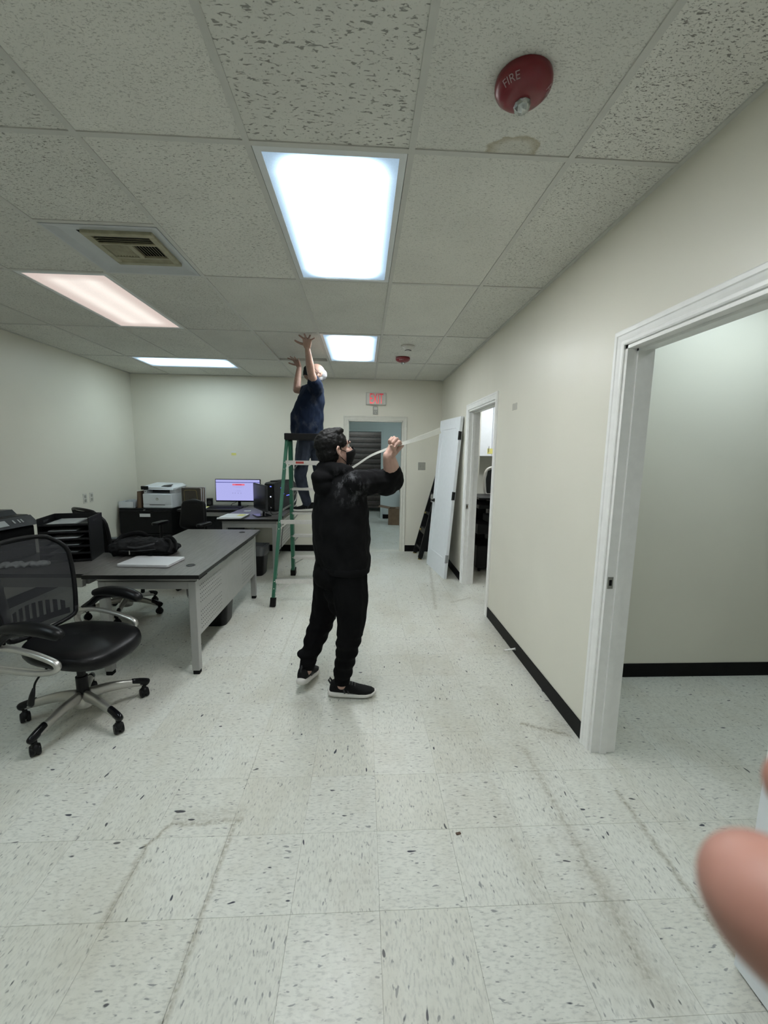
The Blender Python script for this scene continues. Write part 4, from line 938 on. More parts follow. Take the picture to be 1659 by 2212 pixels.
# ------------------------------------------------------------------ office chairs
def caster(e, x, y, a):
    m = TR(x, y, 0) @ RZ(a); b = B()
    ball(b, (0, 0, .041), (.031, .023, .027), m, 2); cyl(b, (x, y, .05), (x, y, .08), .012, 10)
    c = obj('caster', b, 'black_plastic', e, True)
    for s in (-1, 1):
        w_ = B(); lathe(w_, [(.012, .004), (.0265, .004), (.0285, .009), (.0285, .018), (.025, .023), (.012, .025)], 20, m @ Matrix.Translation((0, 0, .0287)) @ Matrix.Rotation(-s*PI/2, 4, 'X'))
        obj('wheel', w_, 'black_plastic', c, True, ang=.7)
def mesh_chair(name, loc, rz, label, spokes, solid=False):
    e = empty(name, loc, rz, label, 'office chair', 'black mesh office chairs with silver bases')
    hub = B(); lathe(hub, [(.045, .075), (.052, .085), (.05, .13), (.04, .145)], 24); obj('hub', hub, 'chair_silver', e, True, ang=.8)
    for a in spokes:
        ca, sa = math.cos(a), math.sin(a); q = lambda r, z: (r*ca, r*sa, z)
        pts = spline([q(.03, .118), q(.13, .115), q(.24, .092), q(.315, .070)], 5); n = len(pts)
        s = obj('spoke', tube(B(), pts, [.034-.014*i/(n-1) for i in range(n)], 12, .75, ref=(0, 0, 1)), 'chair_silver', e, True)
        obj('end_cap', tube(B(), spline([q(.245, .097), q(.29, .084), q(.325, .070), q(.342, .060)], 4), [.0235, .0245, .0245, .0245, .0245, .0245, .0245, .0245, .024, .023, .021, .017, .010], 12, .72, ref=(0, 0, 1)), 'black_gloss', s, True)
        caster(e, .312*ca, .312*sa, .45*math.sin(a*5)-.2)
    cl_ = B(); lathe(cl_, [(.029, .12), (.031, .26), (.022, .262), (.022, .39)], 20); obj('gas_column', cl_, 'black_plastic', e, True, ang=.5)
    b = B(); rbox(b, (-.13, -.09, .375), (.12, .09, .415), .01, 2); cyl(b, (.0, -.03, .40), (.0, -.03, .355), .03, 14); obj('tilt_mechanism', b, 'black_plastic', e)
    lv = obj('lever', tube(B(), spline([(-.02, -.09, .392), (-.01, -.20, .388), (.0, -.265, .36), (.0, -.28, .325)], 5), .005, 8), 'black_metal', e, True)
    obj('lever_grip', tube(B(), [(.0, -.28, .33), (-.005, -.288, .295), (-.012, -.295, .25), (-.014, -.297, .24)], [.009, .016, .02, .012], 10, .5), 'black_plastic', lv, True)
    # seat cushion: waterfall front, wider at the front
    outl = []
    for k in range(40):
        t = 2*PI*k/40; u, v = math.cos(t), math.sin(t); u = math.copysign(abs(u)**.72, u); v = math.copysign(abs(v)**.72, v)
        outl.append((.03+.265*u, v*(.24+.02*u), u))
    rings = []
    for s, z in ((.80, .408), (.95, .412), (.995, .432), (1.0, .452), (.985, .472), (.93, .486), (.8, .494), (.55, .497), (.25, .496), (.03, .495)):
        rings.append([(x*s+.0, y*s, z-.030*max(0, (x*s)/.26)**2.5-.004*abs(y/.25)**2*(z > .48)+.012*max(0, -(x*s)/.25)) for x, y, u in outl])
    obj('seat', loft(B(), rings), 'black_leather', e, True)
    # mesh back in a curved frame
    def bp(y, z):                      # surface of the back
        s = (z-.54)/.5; return (-.245-.02*math.sin(s*PI)-.09*s*s+.10*(abs(y)/.24)**2.2*.55, y, z)
    hw = lambda z: .20+.045*math.sin(min(1, max(0, (z-.5)/.5))*PI*.62)
    n = 14; zz = [.56+.47*i/n for i in range(n+1)]
    left = [bp(hw(z)-(.07*max(0, (z-.93)/.1)**2), z) for z in zz]; right = [(x, -y, z) for x, y, z in left]
    top = [bp(left[-1][1]*math.cos(t), 1.03+.022*math.sin(t)) for t in [PI*i/10 for i in range(1, 10)]]
    bot = [bp(-left[0][1]*math.cos(t), .56-.05*math.sin(t)) for t in [PI*i/10 for i in range(1, 10)]]
    loop = left+top+right[::-1]+bot
    fr = B(); P_ = loop+[loop[0], loop[1]]; tube(fr, P_, .0135, 10, .9); obj('back_frame', fr, 'black_plastic', e, True)
    b = B(); rows = []
    for i in range(13):
        z = .53+.505*i/12; w_ = hw(z)-(.07*max(0, (z-.93)/.1)**2)-.004
        rows.append([bp(w_*(-1+2*j/14), z) for j in range(15)])
    vv = [[b.verts.new(p) for p in r] for r in rows]
    for r0, r1 in zip(vv, vv[1:]):
        for j in range(14): b.faces.new((r0[j], r0[j+1], r1[j+1], r1[j]))
    o = obj('mesh_panel', b, 'black_cloth' if solid else 'chair_mesh', e, True)
    if not solid: o['label'] = 'see-through black mesh'
    # lumbar plate with slots behind the lower back
    lm = B(); prof = []
    for i in range(21):
        y = -.20+.02*i; h_ = .10*math.sqrt(max(0, 1-(y/.215)**2)); x = bp(y, .60)[0]-.02; prof.append([(x, y, .56-.01), (x, y, .58+h_), (x-.006, y, .58+h_), (x-.006, y, .55)])
    for k in range(0, 21, 2):
        if k+1 < 21: loft(lm, [prof[k], prof[k+1]])
    for k in range(20):
        a_, c_ = prof[k], prof[k+1]; loft(lm, [[(p[0], p[1], p[2] if i in (0, 3) else .585) for i, p in enumerate(a_)], [(p[0], p[1], p[2] if i in (0, 3) else .585) for i, p in enumerate(c_)]])
    obj('lumbar_support', lm, 'black_plastic', e)
    obj('back_bracket', tube(B(), spline([(-.10, 0, .40), (-.24, 0, .405), (-.30, 0, .46), (-.30, 0, .58)], 5), .026, 12, .5, ref=(0, 1, 0)), 'black_plastic', e, True)
    n_before = len(e.children)
    for s in (-1, 1):
        y = s*.275
        lp = spline([(.12, y, .475), (.02, y, .505), (-.12, y, .525), (-.235, y, .515), (-.265, y, .465), (-.235, y, .415), (-.12, y, .405), (.03, y, .405), (.115, y, .42), (.145, y, .447), (.12, y, .475), (.02, y, .505)], 5)
        ar = obj('side_loop', tube(B(), lp, .019, 10, .75, ref=(0, 1, 0)), 'chair_silver', e, True)
        obj('loop_plate', rbox(B(), (-.2, y-s*.008-.006, .395), (.1, y-s*.008+.006, .425), .006, 2), 'chair_silver', ar)
        pv = obj('arm_pivot', cyl(B(), (-.235, y-s*.012, .535), (-.235, y+s*.034, .535), .026, 20), 'chair_silver', e, True, ang=.6)
        sp = obj('arm_support', tube(B(), spline([(-.235, y+s*.01, .535), (-.18, y+s*.012, .575), (-.10, y+s*.012, .635), (.02, y+s*.01, .655)], 5), [.024]*6+[.022]*10, 10, .8), 'black_gloss', e, True)
        pts = spline([(-.16, y+s*.012, .655), (-.06, y+s*.012, .672), (.06, y+s*.01, .668), (.135, y+s*.005, .650), (.16, y, .628)], 5); k = len(pts)
        obj('armrest', tube(B(), pts, [.012+.022*min(1, math.sin(PI*min(1, (i+.8)/k*1.0))**.5) for i in range(k)], 14, 1.15, ref=(0, 0, 1)), 'black_leather', e, True)
    for o in list(e.children)[n_before:]: o.location.z += .024
    for o in e.children:
        if o.name.split('.')[0] in ('seat', 'tilt_mechanism', 'lever'): o.location.z += .018
        if o.name.split('.')[0] == 'armrest': o.location.x += .02
    return e
R = math.radians
ch1r = R(-10)
c1 = mesh_chair('office_chair', (-1.62, 2.33, 0), ch1r, 'black mesh back office chair with silver star base in the foreground', [R(d)-ch1r for d in (-99, -28, 41, 115, 186)])
# white writing-board and bag hung on the back of the foreground chair are seen through its net: a crumpled white bag on a grey box lid
r3 = R(8)
mesh_chair('office_chair', (-2.26, 3.95, 0), R(58), 'black office chair with solid back behind the letter trays', [R(72*k+10) for k in range(5)], True)
# black task chair by the file cabinet
e = empty('task_chair', (-2.11, 4.90, 0), R(-100), 'small black task chair between the file cabinet and the desks', 'office chair')
obj('hub', lathe(B(), [(.04, .06), (.045, .12), (.03, .14)], 18), 'black_plastic', e, True, ang=.6)
for k in range(5):
    a = R(72*k+20); ca, sa = math.cos(a), math.sin(a)
    obj('spoke', tube(B(), [(.03*ca, .03*sa, .10), (.18*ca, .18*sa, .09), (.31*ca, .31*sa, .065)], [.028, .023, .018], 10, .7, ref=(0, 0, 1)), 'black_plastic', e, True); caster(e, .3*ca, .3*sa, a+1)
obj('gas_column', cyl(B(), (0, 0, .12), (0, 0, .44), .026, 16), 'black_plastic', e, True, ang=.6)
rings = [[(p[0], p[1], z) for p in rrect(.46*s, .46*s, .12*s, 6, .02)] for s, z in ((.85, .43), (.98, .445), (1, .47), (.97, .495), (.85, .508), (.4, .512))]
obj('seat', loft(B(), rings), 'black_leather', e, True)
b = B(); rings = []
for i in range(13):
    t_ = i/12; z = .60+.38*t_; w_ = (.36-.06*t_)*(1-.10*(2*t_-1)**8)*math.sqrt(max(.02, 1-(2*t_-1)**10)); d_ = .055*math.sqrt(max(.03, 1-(2*t_-1)**6)); x = -.21-.05*t_
    rings.append([(x+q[0], q[1], z) for q in rrect(d_, w_, min(d_, w_)*.45, 4)])
obj('backrest', loft(b, rings), 'black_leather', e, True)
obj('back_bar', tube(B(), spline([(-.05, 0, .42), (-.22, 0, .42), (-.28, 0, .5), (-.27, 0, .72)], 5), .022, 10, .6, ref=(0, 1, 0)), 'black_plastic', e, True)
for s in (-1, 1):
    obj('arm_post', tube(B(), spline([(-.02, s*.16, .43), (-.02, s*.27, .45), (-.02, s*.285, .6), (-.02, s*.28, .70)], 5), .02, 10, .6), 'black_plastic', e, True)
    prism(b := B(), rrect(.24, .085, .035, 5, 0, s*.275), .70, .732, r=.01, seg=2); obj('armrest', b, 'black_plastic', e, True, ang=.8)
# bag and box lid on the return, seen through the net of the foreground chair
e = empty('plastic_bag', (-2.36, 2.93, .74), .2, 'crumpled white plastic bag lying on the desk return, seen through the chair mesh', 'plastic bag')
b = B()
for k in range(14):
    a = R(14*k-90); 
    ball(b, (-.13+.02*k, .02*math.sin(k*1.7), .014+.008*abs(math.sin(k*2.3))), (.035, .03+.012*math.sin(k*3.1), .016), sub=2)
obj('bag', remesh(b, .006, 2, lambda v: .014*mnoise.noise(v*40)), 'paper', e)

# ------------------------------------------------------------------ green step ladder
e = empty('step_ladder', (0, 0, 0), 0, 'green fibreglass step ladder with aluminium steps under the man at the ceiling', 'ladder')
CAPZ0, CAPZ1 = 1.695, 1.765
NL0, NR0 = Vector((-.905, 4.11, .04)), Vector((-.36, 4.11, .04)); NL1, NR1 = Vector((-.822, 4.58, CAPZ0)), Vector((-.455, 4.58, CAPZ0))
FL0, FR0 = Vector((-.88, 5.215, .04)), Vector((-.36, 5.215, .04)); FL1, FR1 = Vector((-.805, 4.70, CAPZ0)), Vector((-.47, 4.70, CAPZ0))
for p, q, w_, d_ in ((NL0, NL1, .030, .045), (NR0, NR1, .030, .045), (FL0, FL1, .038, .075), (FR0, FR1, .038, .075)):
    o = obj('rail', bar(B(), p, q, w_, d_, (0, 1, 0)), 'ladder_green', e); u_ = (q-p).normalized()
    obj('foot', bar(B(), p-u_*.04, p+u_*.05, w_+.022, d_+.012, (0, 1, 0)), 'rubber', e)
obj('top_cap', rbox(B(), (-.84, 4.52, CAPZ0), (-.435, 4.76, CAPZ1), .008, 2), 'black_plastic', e)
def lz(p, q, z): return p.lerp(q, (z-p.z)/(q.z-p.z))
for k, z in enumerate((.25, .84, 1.455)):
    a, c_ = lz(NL0, NL1, z)+Vector((.011, -.014, 0)), lz(NR0, NR1, z)+Vector((-.011, -.014, 0)); o = obj('brace_bar', bar(B(), a, c_, .022, .042, (0, 0, 1)), 'aluminium', e)
    for s, (p0, p1), q_ in ((1, (NL0, NL1), a), (-1, (NR0, NR1), c_)):
        lo_ = lz(p0, p1, max(.12, z-(.14 if k == 0 else .075))); hi_ = q_+Vector((s*(.17 if k == 0 else .06), 0, -.015)); obj('diagonal_brace', bar(B(), lo_, hi_, .012, .004, (0, 1, 0)), 'aluminium', e)
    for p0, p1 in ((NL0, NL1), (NR0, NR1)):
        for dz in (0, -.07): r_ = lz(p0, p1, z+dz); obj('rivet', ball(B(), r_+Vector((0, -.0235, 0)), .006, sub=1), 'aluminium', e)
    if k == 2: t_ = obj('warning_label', box(B(), (-.055, -.0008, -.011), (.03, 0, .011)), 'tag_red', o); t_.location = (-.66, a.y-.0115, z); t_['label'] = 'small red warning label'
for z in (.27, .565, .86, 1.155, 1.45):
    a, c_ = lz(FL0, FL1, z), lz(FR0, FR1, z)
    obj('step', rbox(B(), (a.x+.012, a.y-.045, z-.028), (c_.x-.012, a.y+.045, z), .003, 1), 'aluminium', e)
    for s, (p0, p1) in ((1, (FL0, FL1)), (-1, (FR0, FR1))):
        q_ = lz(p0, p1, z-.12); obj('diagonal_brace', bar(B(), q_, lz(p0, p1, z-.03)+Vector((s*(.14 if z < .3 else .07), 0, 0)), .012, .005, (0, 1, 0)), 'steel', e)
        obj('rivet', ball(B(), lz(p0, p1, z-.014)+Vector((0, -.04, 0)), .006, sub=1), 'aluminium', e)
for s, a, c_ in ((1, lz(NL0, NL1, .95), lz(FL0, FL1, .95)), (-1, lz(NR0, NR1, .95), lz(FR0, FR1, .95))): obj('spreader', bar(B(), a, c_, .004, .022, (0, 0, 1)), 'steel', e)

# ------------------------------------------------------------------ office beyond the far doorway
e = empty('wall_cabinet', (2.6, 7.5, 0), 0, 'white wall cabinet seen through the far doorway', 'cabinet')
obj('body', rbox(B(), (-.9, -.34, 1.545), (1.2, 0, 2.42), .004, 1), 'door_white', e)
for k in range(4): x = -.9+.525*k; d_ = obj('door', rbox(B(), (x+.004, -.362, 1.55), (x+.52, -.342, 2.41), .003, 1), 'door_white', e); obj('handle', cyl(B(), (x+.47, -.385, 1.62), (x+.47, -.385, 1.72), .006, 10), 'steel', d_)
e = empty('sticky_note', (2.19, 7.136, 1.63), 0, 'pale yellow note stuck on the white wall cabinet', 'sticky note'); obj('sheet', box(B(), (-.04, -.002, -.04), (.05, -.0005, .05)), 'sticky_yellow', e)
e = empty('storage_cart', (1.93, 5.62, 0), R(0), 'black shelved cart with silver posts seen through the far doorway', 'cart')
for z, h_ in ((.06, .30), (.52, .13), (.86, .05), (.98, .03)): obj('shelf', rbox(B(), (-.4, -.28, z), (.45, .28, z+h_), .006, 1), 'black_plastic', e)
obj('back_panel', box(B(), (-.4, .265, .05), (.45, .28, 1.0)), 'black_plastic', e)
for x in (-.12, .36):
    for y in (-.24, .24): obj('post', cyl(B(), (x, y, .05), (x, y, 1.0), .022, 14), 'steel', e, True, ang=.6)
for x in (-.34, .38):
    for y in (-.22, .22): obj('caster', cyl(B(), (x-.012, y, .03), (x+.012, y, .03), .03, 14), 'rubber', e)
for k, (x, w_, z, h_, lab) in enumerate(((-.22, .2, .65, .10, 'black case lying on the middle shelf of the cart'), (.1, .26, .91, .06, 'black flat device on the upper shelf of the cart'))):
    o = obj('storage_case', rbox(B(), (1.93+x, 5.45, z+.001), (1.93+x+w_, 5.75, z+h_), .012, 2), 'charcoal', None); tag(o, lab, 'case')
e = empty('mesh_chair', (2.06, 6.42, 0), R(93), 'white framed mesh chair standing behind the black cart in the office', 'chair')
b = B(); lp = [(-.22, y, z) for y, z in [(-.20, .98), (-.23, 1.2), (-.2, 1.34), (-.1, 1.385), (.1, 1.385), (.2, 1.34), (.23, 1.2), (.2, .98), (.0, .95)]]
tube(b, spline(lp+[lp[0]], 4), .02, 10); obj('back_frame', b, 'sole_white', e, True)
b = B(); loft(b, [[(-.225, y, z) for y, z in [(-.19, .99), (-.21, 1.2), (-.18, 1.33), (-.09, 1.37), (.09, 1.37), (.18, 1.33), (.21, 1.2), (.19, .99)]], [(-.215, y, z) for y, z in [(-.19, .99), (-.21, 1.2), (-.18, 1.33), (-.09, 1.37), (.09, 1.37), (.18, 1.33), (.21, 1.2), (.19, .99)]]]); obj('mesh_panel', b, 'chair_mesh', e)
obj('back_post', tube(B(), [(-.26, 0, .62), (-.27, 0, .8), (-.24, 0, 1.05)], .03, 10), 'black_plastic', e, True)
prism(b := B(), rrect(.46, .48, .1, 5), .66, .74, r=.02, seg=2); obj('seat', b, 'black_cloth', e, True, ang=.8)
for s in (-1, 1): obj('armrest', tube(B(), spline([(-.15, s*.27, .68), (-.1, s*.3, .86), (0, s*.3, .92), (.16, s*.29, .91)], 5), .018, 10), 'black_plastic', e, True)
obj('gas_column', cyl(B(), (0, 0, .1), (0, 0, .68), .025, 14), 'black_plastic', e, True, ang=.6)
for k in range(5): a = R(72*k); obj('spoke', tube(B(), [(0, 0, .1), (.28*math.cos(a), .28*math.sin(a), .03)], [.028, .02], 10), 'black_plastic', e, True)

# a fallen brown chip on the floor
o = obj('debris_chip', rbox(B(), (-.011, -.006, 0), (.011, .006, .004), .0018, 1, TR(*at(990, 1801, 2, 0)) @ RZ(.2)), 'brown_wood', None); tag(o, 'tiny dark brown chip lying alone on the pale floor tiles', 'debris')
# ------------------------------------------------------------------ people
def basis(x, y):                     # orthonormal frame from hand/head axes
    x = Vector(x).normalized(); y = Vector(y); y = (y-x*y.dot(x)).normalized(); z = x.cross(y)
    return Matrix(((x.x, y.x, z.x, 0), (x.y, y.y, z.y, 0), (x.z, y.z, z.z, 0), (0, 0, 0, 1)))
def place(loc, rot): return Matrix.Translation(Vector(loc)) @ rot
def hand(bm, m, curl, spread=4, thumb=(40, 20), side=1, sc=1.0, thumb_curl=25):
    """wrist at the origin, fingers along +X, palm towards -Z, thumb on the side*Y side"""
    T = lambda p: m @ (Vector(p)*sc)
    base = [(.088, .030), (.092, .010), (.088, -.010), (.080, -.028)]; lens = [(.040, .025, .020), (.044, .028, .021), (.041, .026, .020), (.032, .020, .018)]
    rad = [.0092, .0095, .009, .0078]
    for (bx, by), ln, r, k in zip(base, lens, rad, range(4)):
        by *= side
        cone(bm, T((.008, by*.55, 0)), .016*sc, T((bx, by, .003)), .0125*sc)
        a = 0; p = Vector((bx, by, .003)); sp = math.radians(spread*(1.5-k))*side
        c3 = curl if isinstance(curl, (list, tuple)) else (curl, curl, curl*.8)
        for j, l in enumerate(ln):
            a += math.radians(c3[j]); d = Vector((math.cos(a)*math.cos(sp), math.cos(a)*math.sin(sp), -math.sin(a))); q = p+d*l
            cone(bm, T(p), (r-.0006*j)*sc, T(q), (r-.0006*(j+1))*sc); p = q
    cone(bm, T((.02, 0, -.004)), .022*sc, T((.07, .0, -.003)), .02*sc)
    p = Vector((.022, .024*side, -.008)); az, el = math.radians(thumb[0]), math.radians(thumb[1]); cone(bm, T((.012, .012*side, -.004)), .015*sc, T(p), .0145*sc)
    for j, (l, r) in enumerate(((.036, .0125), (.030, .0105), (.024, .0095))):
        d = Vector((math.cos(az)*math.cos(el), math.sin(az)*math.cos(el)*side, -math.sin(el))); q = p+d*l; cone(bm, T(p), r*sc, T(q), (r-.0012)*sc); p = q; az -= math.radians(thumb_curl); el += math.radians(thumb_curl*.5)
def head(bm, m):
    ball(bm, (-.012, 0, .035), (.098, .077, .092), m); ball(bm, (.012, 0, -.03), (.078, .066, .085), m); ball(bm, (.045, 0, -.075), (.042, .045, .042), m)
    cone(bm, m @ Vector((.086, 0, .015)), .010, m @ Vector((.108, 0, -.022)), .013); ball(bm, (.098, 0, -.028), (.016, .020, .011), m)
    ball(bm, (.085, 0, .035), (.012, .055, .012), m)
    for s in (-1, 1):
        ball(bm, (.055, s*.042, -.018), (.03, .025, .025), m)
        rim = [(-.012, s*.083, .025), (-.022, s*.093, .030), (-.034, s*.097, .018), (-.032, s*.096, -.004), (-.02, s*.09, -.024), (-.01, s*.084, -.034)]
        chain(bm, [(*(m @ Vector(p)), .0065) for p in rim], 1); ball(bm, (-.016, s*.083, -.002), (.014, .006, .024), m)
    cone(bm, m @ Vector((.088, .018, -.062)), .008, m @ Vector((.088, -.018, -.062)), .008)
def eyes(par, m, org, skinmat):
    for s in (-1, 1):
        b = B(); ball(b, (.073, s*.032, .012), .0122, m, 3); bmesh.ops.translate(b, vec=-Vector(org), verts=b.verts); o = obj('eye', b, 'eye_white', par, True)
        b = B(); ball(b, (.0838, s*.033, .012), (.003, .0062, .0062), m, 2); bmesh.ops.translate(b, vec=-Vector(org), verts=b.verts); obj('iris', b, 'eye_dark', o, True)
def mask(par, m, org):
    b = B(); rings = []
    for i in range(9):
        t_ = i/8; z = .0-.108*t_; bulge = .022*math.sin(PI*min(1, t_*1.05))**.8+.012*(1-t_)*(t_ < .5); ring = []
        for k in range(17):
            a = math.radians(-82+164*k/16); rx = (.092-.028*t_+bulge); ry = .076-.016*t_
            ring.append(m @ Vector((.012+rx*math.cos(a)+.004, ry*math.sin(a), z-.012*abs(math.sin(a))*(1-2*t_)*1.5)))
        rings.append(ring)
    loft(b, rings, False, False)
    r = bmesh.ops.extrude_face_region(b, geom=list(b.faces)); ctr = m @ Vector((0, 0, -.05))
    for v in [g for g in r['geom'] if isinstance(g, bmesh.types.BMVert)]: v.co = ctr+(v.co-ctr)*1.03
    bmesh.ops.translate(b, vec=-Vector(org), verts=b.verts); o = obj('face_mask', b, 'mask_black', par, True)
    for s in (-1, 1):
        for z0, z1 in ((-.012, .018), (-.092, -.024)):
            b = B(); tube(b, spline([m @ Vector((.03, s*.078, z0)), m @ Vector((.005, s*.082, (z0+z1)/2)), m @ Vector((-.022, s*.088, z1))], 5), .0022, 6); bmesh.ops.translate(b, vec=-Vector(org), verts=b.verts); obj('ear_loop', b, 'mask_black', o)
def shoe(par, loc, heading, pitch, org, ln=.292, name='shoe'):
    m = Matrix.Translation(Vector(loc)-Vector(org)) @ RZ(heading) @ Matrix.Rotation(pitch, 4, 'Y')
    s = ln/.292
    def sec(x, w_, z0, z1, n=16, dy=0):
        return [m @ Vector((x*s, dy+w_*math.copysign(abs(math.cos(2*PI*k/n))**.75, math.cos(2*PI*k/n)), z0+(z1-z0)*(.5+.5*math.copysign(abs(math.sin(2*PI*k/n))**.8, math.sin(2*PI*k/n))))) for k in range(n)]
    up = obj(name, loft(B(), [sec(*q) for q in ((-.004, .018, .03, .06), (.004, .030, .024, .098), (.03, .036, .022, .112), (.07, .037, .022, .104), (.105, .039, .022, .098), (.14, .043, .02, .086), (.18, .047, .02, .068), (.225, .046, .022, .056), (.26, .036, .026, .05), (.280, .016, .03, .044))]), 'shoe_black', par, True)
    so = obj('sole', loft(B(), [sec(*q) for q in ((-.014, .016, .016, .048), (-.005, .032, .006, .050), (.03, .0415, .001, .046), (.08, .0425, .0, .040), (.14, .048, .0, .036), (.19, .052, .0, .034), (.235, .050, .003, .035), (.268, .038, .010, .040), (.290, .016, .022, .044))]), 'sole_white', up, True)
    obj('heel_tab', tube(B(), [m @ Vector(p) for p in ((.012, 0, .102), (-.003, 0, .124), (-.010, 0, .106), (.002, 0, .085))], .006, 8, 1.4), 'charcoal', up, True)
    for k in range(4):
        x = .105+k*.017; z = .1005-k*.006; obj('lace', tube(B(), [m @ Vector(p) for p in ((x*s, -.02, z-.006), (x*s, 0, z+.002), (x*s, .02, z-.006))], .0032, 6), 'lace_grey', up, True)
    for k in range(3):
        x = .095+k*.024; b = B()
        for sd in (-1, 1): bar(b, m @ Vector((x*s, sd*.040, .036)), m @ Vector((x*s-.012, sd*.036, .072)), .010, .003, (m.to_3x3() @ Vector((0, 1, 0))))
        obj('stripe', b, 'charcoal', up)
    return up
def wr_cloth(amp, sc):
    return lambda v: amp*(mnoise.noise(Vector((v.x*sc, v.y*sc, v.z*sc*.62+.8*v.x*sc)))+.6*mnoise.noise(Vector((v.x*sc*2.1+4, v.y*sc*2.1, v.z*sc*1.5))))

# ---- man in black hoodie
O1 = Vector((-.15, 2.55, 0))
p1 = empty('person', O1, 0, 'man in black hoodie, black mask and sweatpants holding up a white strip', 'person')
hd = R(35); F1 = Vector((math.cos(hd), math.sin(hd), 0)); R1 = Vector((math.sin(hd), -math.cos(hd), 0))
H1_ = place((-.168, 2.565, 1.575), RZ(R(30)) @ Matrix.Rotation(R(-13), 4, 'Y'))
tc = lambda x, y, z: Vector((x, y, z))
tors = [(tc(-.125, 2.58, .84), .205, .155), (tc(-.13, 2.58, .95), .212, .165), (tc(-.137, 2.58, 1.1), .218, .168), (tc(-.14, 2.58, 1.22), .218, .155), (tc(-.138, 2.58, 1.33), .205, .135), (tc(-.142, 2.58, 1.40), .175, .11), (tc(-.15, 2.58, 1.455), .10, .08)]
shR, elR, wrR = Vector((-.035, 2.45, 1.385)), Vector((.195, 2.60, 1.40)), Vector((.152, 2.462, 1.548))
shL, elL, wrL = Vector((-.25, 2.71, 1.385)), Vector((-.22, 2.93, 1.21)), Vector((-.16, 2.86, 1.36))
legR = [(-.078, 2.51, .82, .115), (-.066, 2.48, .66, .110), (-.062, 2.46, .52, .090), (-.085, 2.47, .36, .076), (-.118, 2.495, .15, .056)]
legL = [(-.205, 2.66, .82, .115), (-.222, 2.675, .64, .108), (-.255, 2.69, .48, .088), (-.312, 2.67, .32, .074), (-.356, 2.625, .19, .055)]
b = B()
loft(b, [ering(c, R1, F1, a*.82, d*.82) for c, a, d in tors])
chain(b, [(*tc(-.155, 2.575, 1.42), .062), (*tc(-.152, 2.572, 1.49), .058), (*tc(-.160, 2.568, 1.54), .058)]); head(b, H1_)
chain(b, [(*shR, .05), (*elR, .045), (*elR.lerp(wrR, .25), .054), (*elR.lerp(wrR, .6), .049), (*wrR, .036)]); chain(b, [(*shL, .05), (*elL, .04), (*wrL, .028)])
s_dir = Vector((.72, -.50, .33))
MR = place(wrR, basis((.50, -.25, .83), s_dir)); hand(b, MR, (68, 92, 55), 1, (25, 40), 1, 1.12, 30)
ML = place(wrL, basis((.45, -.1, .9), s_dir)); hand(b, ML, (68, 92, 55), 1, (25, 40), 1, 1.0, 30)
for lg in (legR, legL): chain(b, [(x, y, z, r*.8) for x, y, z, r in lg])
chain(b, [(-.118, 2.495, .16, .040), (-.125, 2.50, .085, .036)]); chain(b, [(-.352, 2.625, .20, .040), (-.362, 2.60, .13, .036)])
me = remesh(b, .0042, 4, None, O1); obj('body', me, 'skin_light', p1)
eyes(p1, H1_, O1, 'skin_light'); mask(p1, H1_, O1)
b = B(); ball(b, (-.022, 0, .048), (.104, .0845, .093), H1_); ball(b, (-.05, 0, .0), (.072, .080, .085), H1_); ball(b, (-.065, 0, -.045), (.045, .062, .05), H1_); ball(b, (.014, 0, .112), (.062, .062, .026), H1_)
for s in (-1, 1): ball(b, (.02, s*.066, .045), (.035, .016, .03), H1_)
me = remesh(b, .005, 4, lambda v: .004*mnoise.noise(v*60)+.003*mnoise.noise(v*150), O1); obj('hair', me, 'hair_black', p1)
for s in (-1, 1): bb_ = B(); tube(bb_, spline([H1_ @ Vector((.083, s*.015, .040)) - O1, H1_ @ Vector((.084, s*.035, .046)) - O1, H1_ @ Vector((.07, s*.055, .040)) - O1], 4), .0042, 6); obj('eyebrow', bb_, 'hair_black', p1, True)
b = B()
loft(b, [ering(c, R1, F1, a, d) for c, a, d in tors])
chain(b, [(*tc(-.06, 2.49, 1.37), .075), (*shR, .083), (*shR.lerp(elR, .5), .078), (*elR, .073), (*elR.lerp(wrR, .38), .060)]); chain(b, [(*shL, .08), (*elL, .068), (*wrL, .045)])
ball(b, elR+Vector((-.045, -.01, -.05)), (.07, .06, .05)); ball(b, shR.lerp(elR, .75)+Vector((0, 0, -.03)), (.075, .07, .065))
for k in range(31):                                     # hood lying round the neck
    a = R(-150+10*k); back = .5+.5*math.cos(a); d = -F1*math.cos(a)+R1*math.sin(a); c = tc(-.158, 2.575, 1.455)+d*(.078+.008*back)+Vector((0, 0, .008*back-.012*(1-back)))
    ball(b, c, (.034+.016*back, .034+.016*back, .034+.02*back), sub=2)
ball(b, tc(-.158, 2.575, 1.415)-F1*.085, (.085, .095, .055)); ball(b, tc(-.155, 2.575, 1.36)-F1*.075, (.085, .10, .07))
me = remesh(b, .0065, 4, lambda v: wr_cloth(.0065, 13)(v)*(1.5 if v.x > .02 else 1)+.004*math.sin(v.z*42+v.x*30)*(.4 if v.z < 1.3 else .1), O1)
ho = obj('hoodie', me, 'hoodie_black', p1)
b = B(); loft(b, [[p-O1 for p in ering(c, R1, F1, a, d, 40)] for c, a, d in ((tc(-.124, 2.58, .825), .196, .148), (tc(-.124, 2.58, .83), .203, .155), (tc(-.125, 2.58, .868), .208, .159), (tc(-.125, 2.58, .874), .2, .15))]); obj('waistband', b, 'hoodie_black', ho, True)
b = B(); ball(b, (-.14, 2.585, .84), (.165, .15, .10)); ball(b, (-.155, 2.60, .78), (.14, .13, .10))
ball(b, Vector((-.14, 2.585, .80))-F1*.05, (.13, .13, .1)); ball(b, (-.145, 2.58, .68), (.10, .10, .10)); ball(b, (-.15, 2.58, .60), (.07, .07, .08))
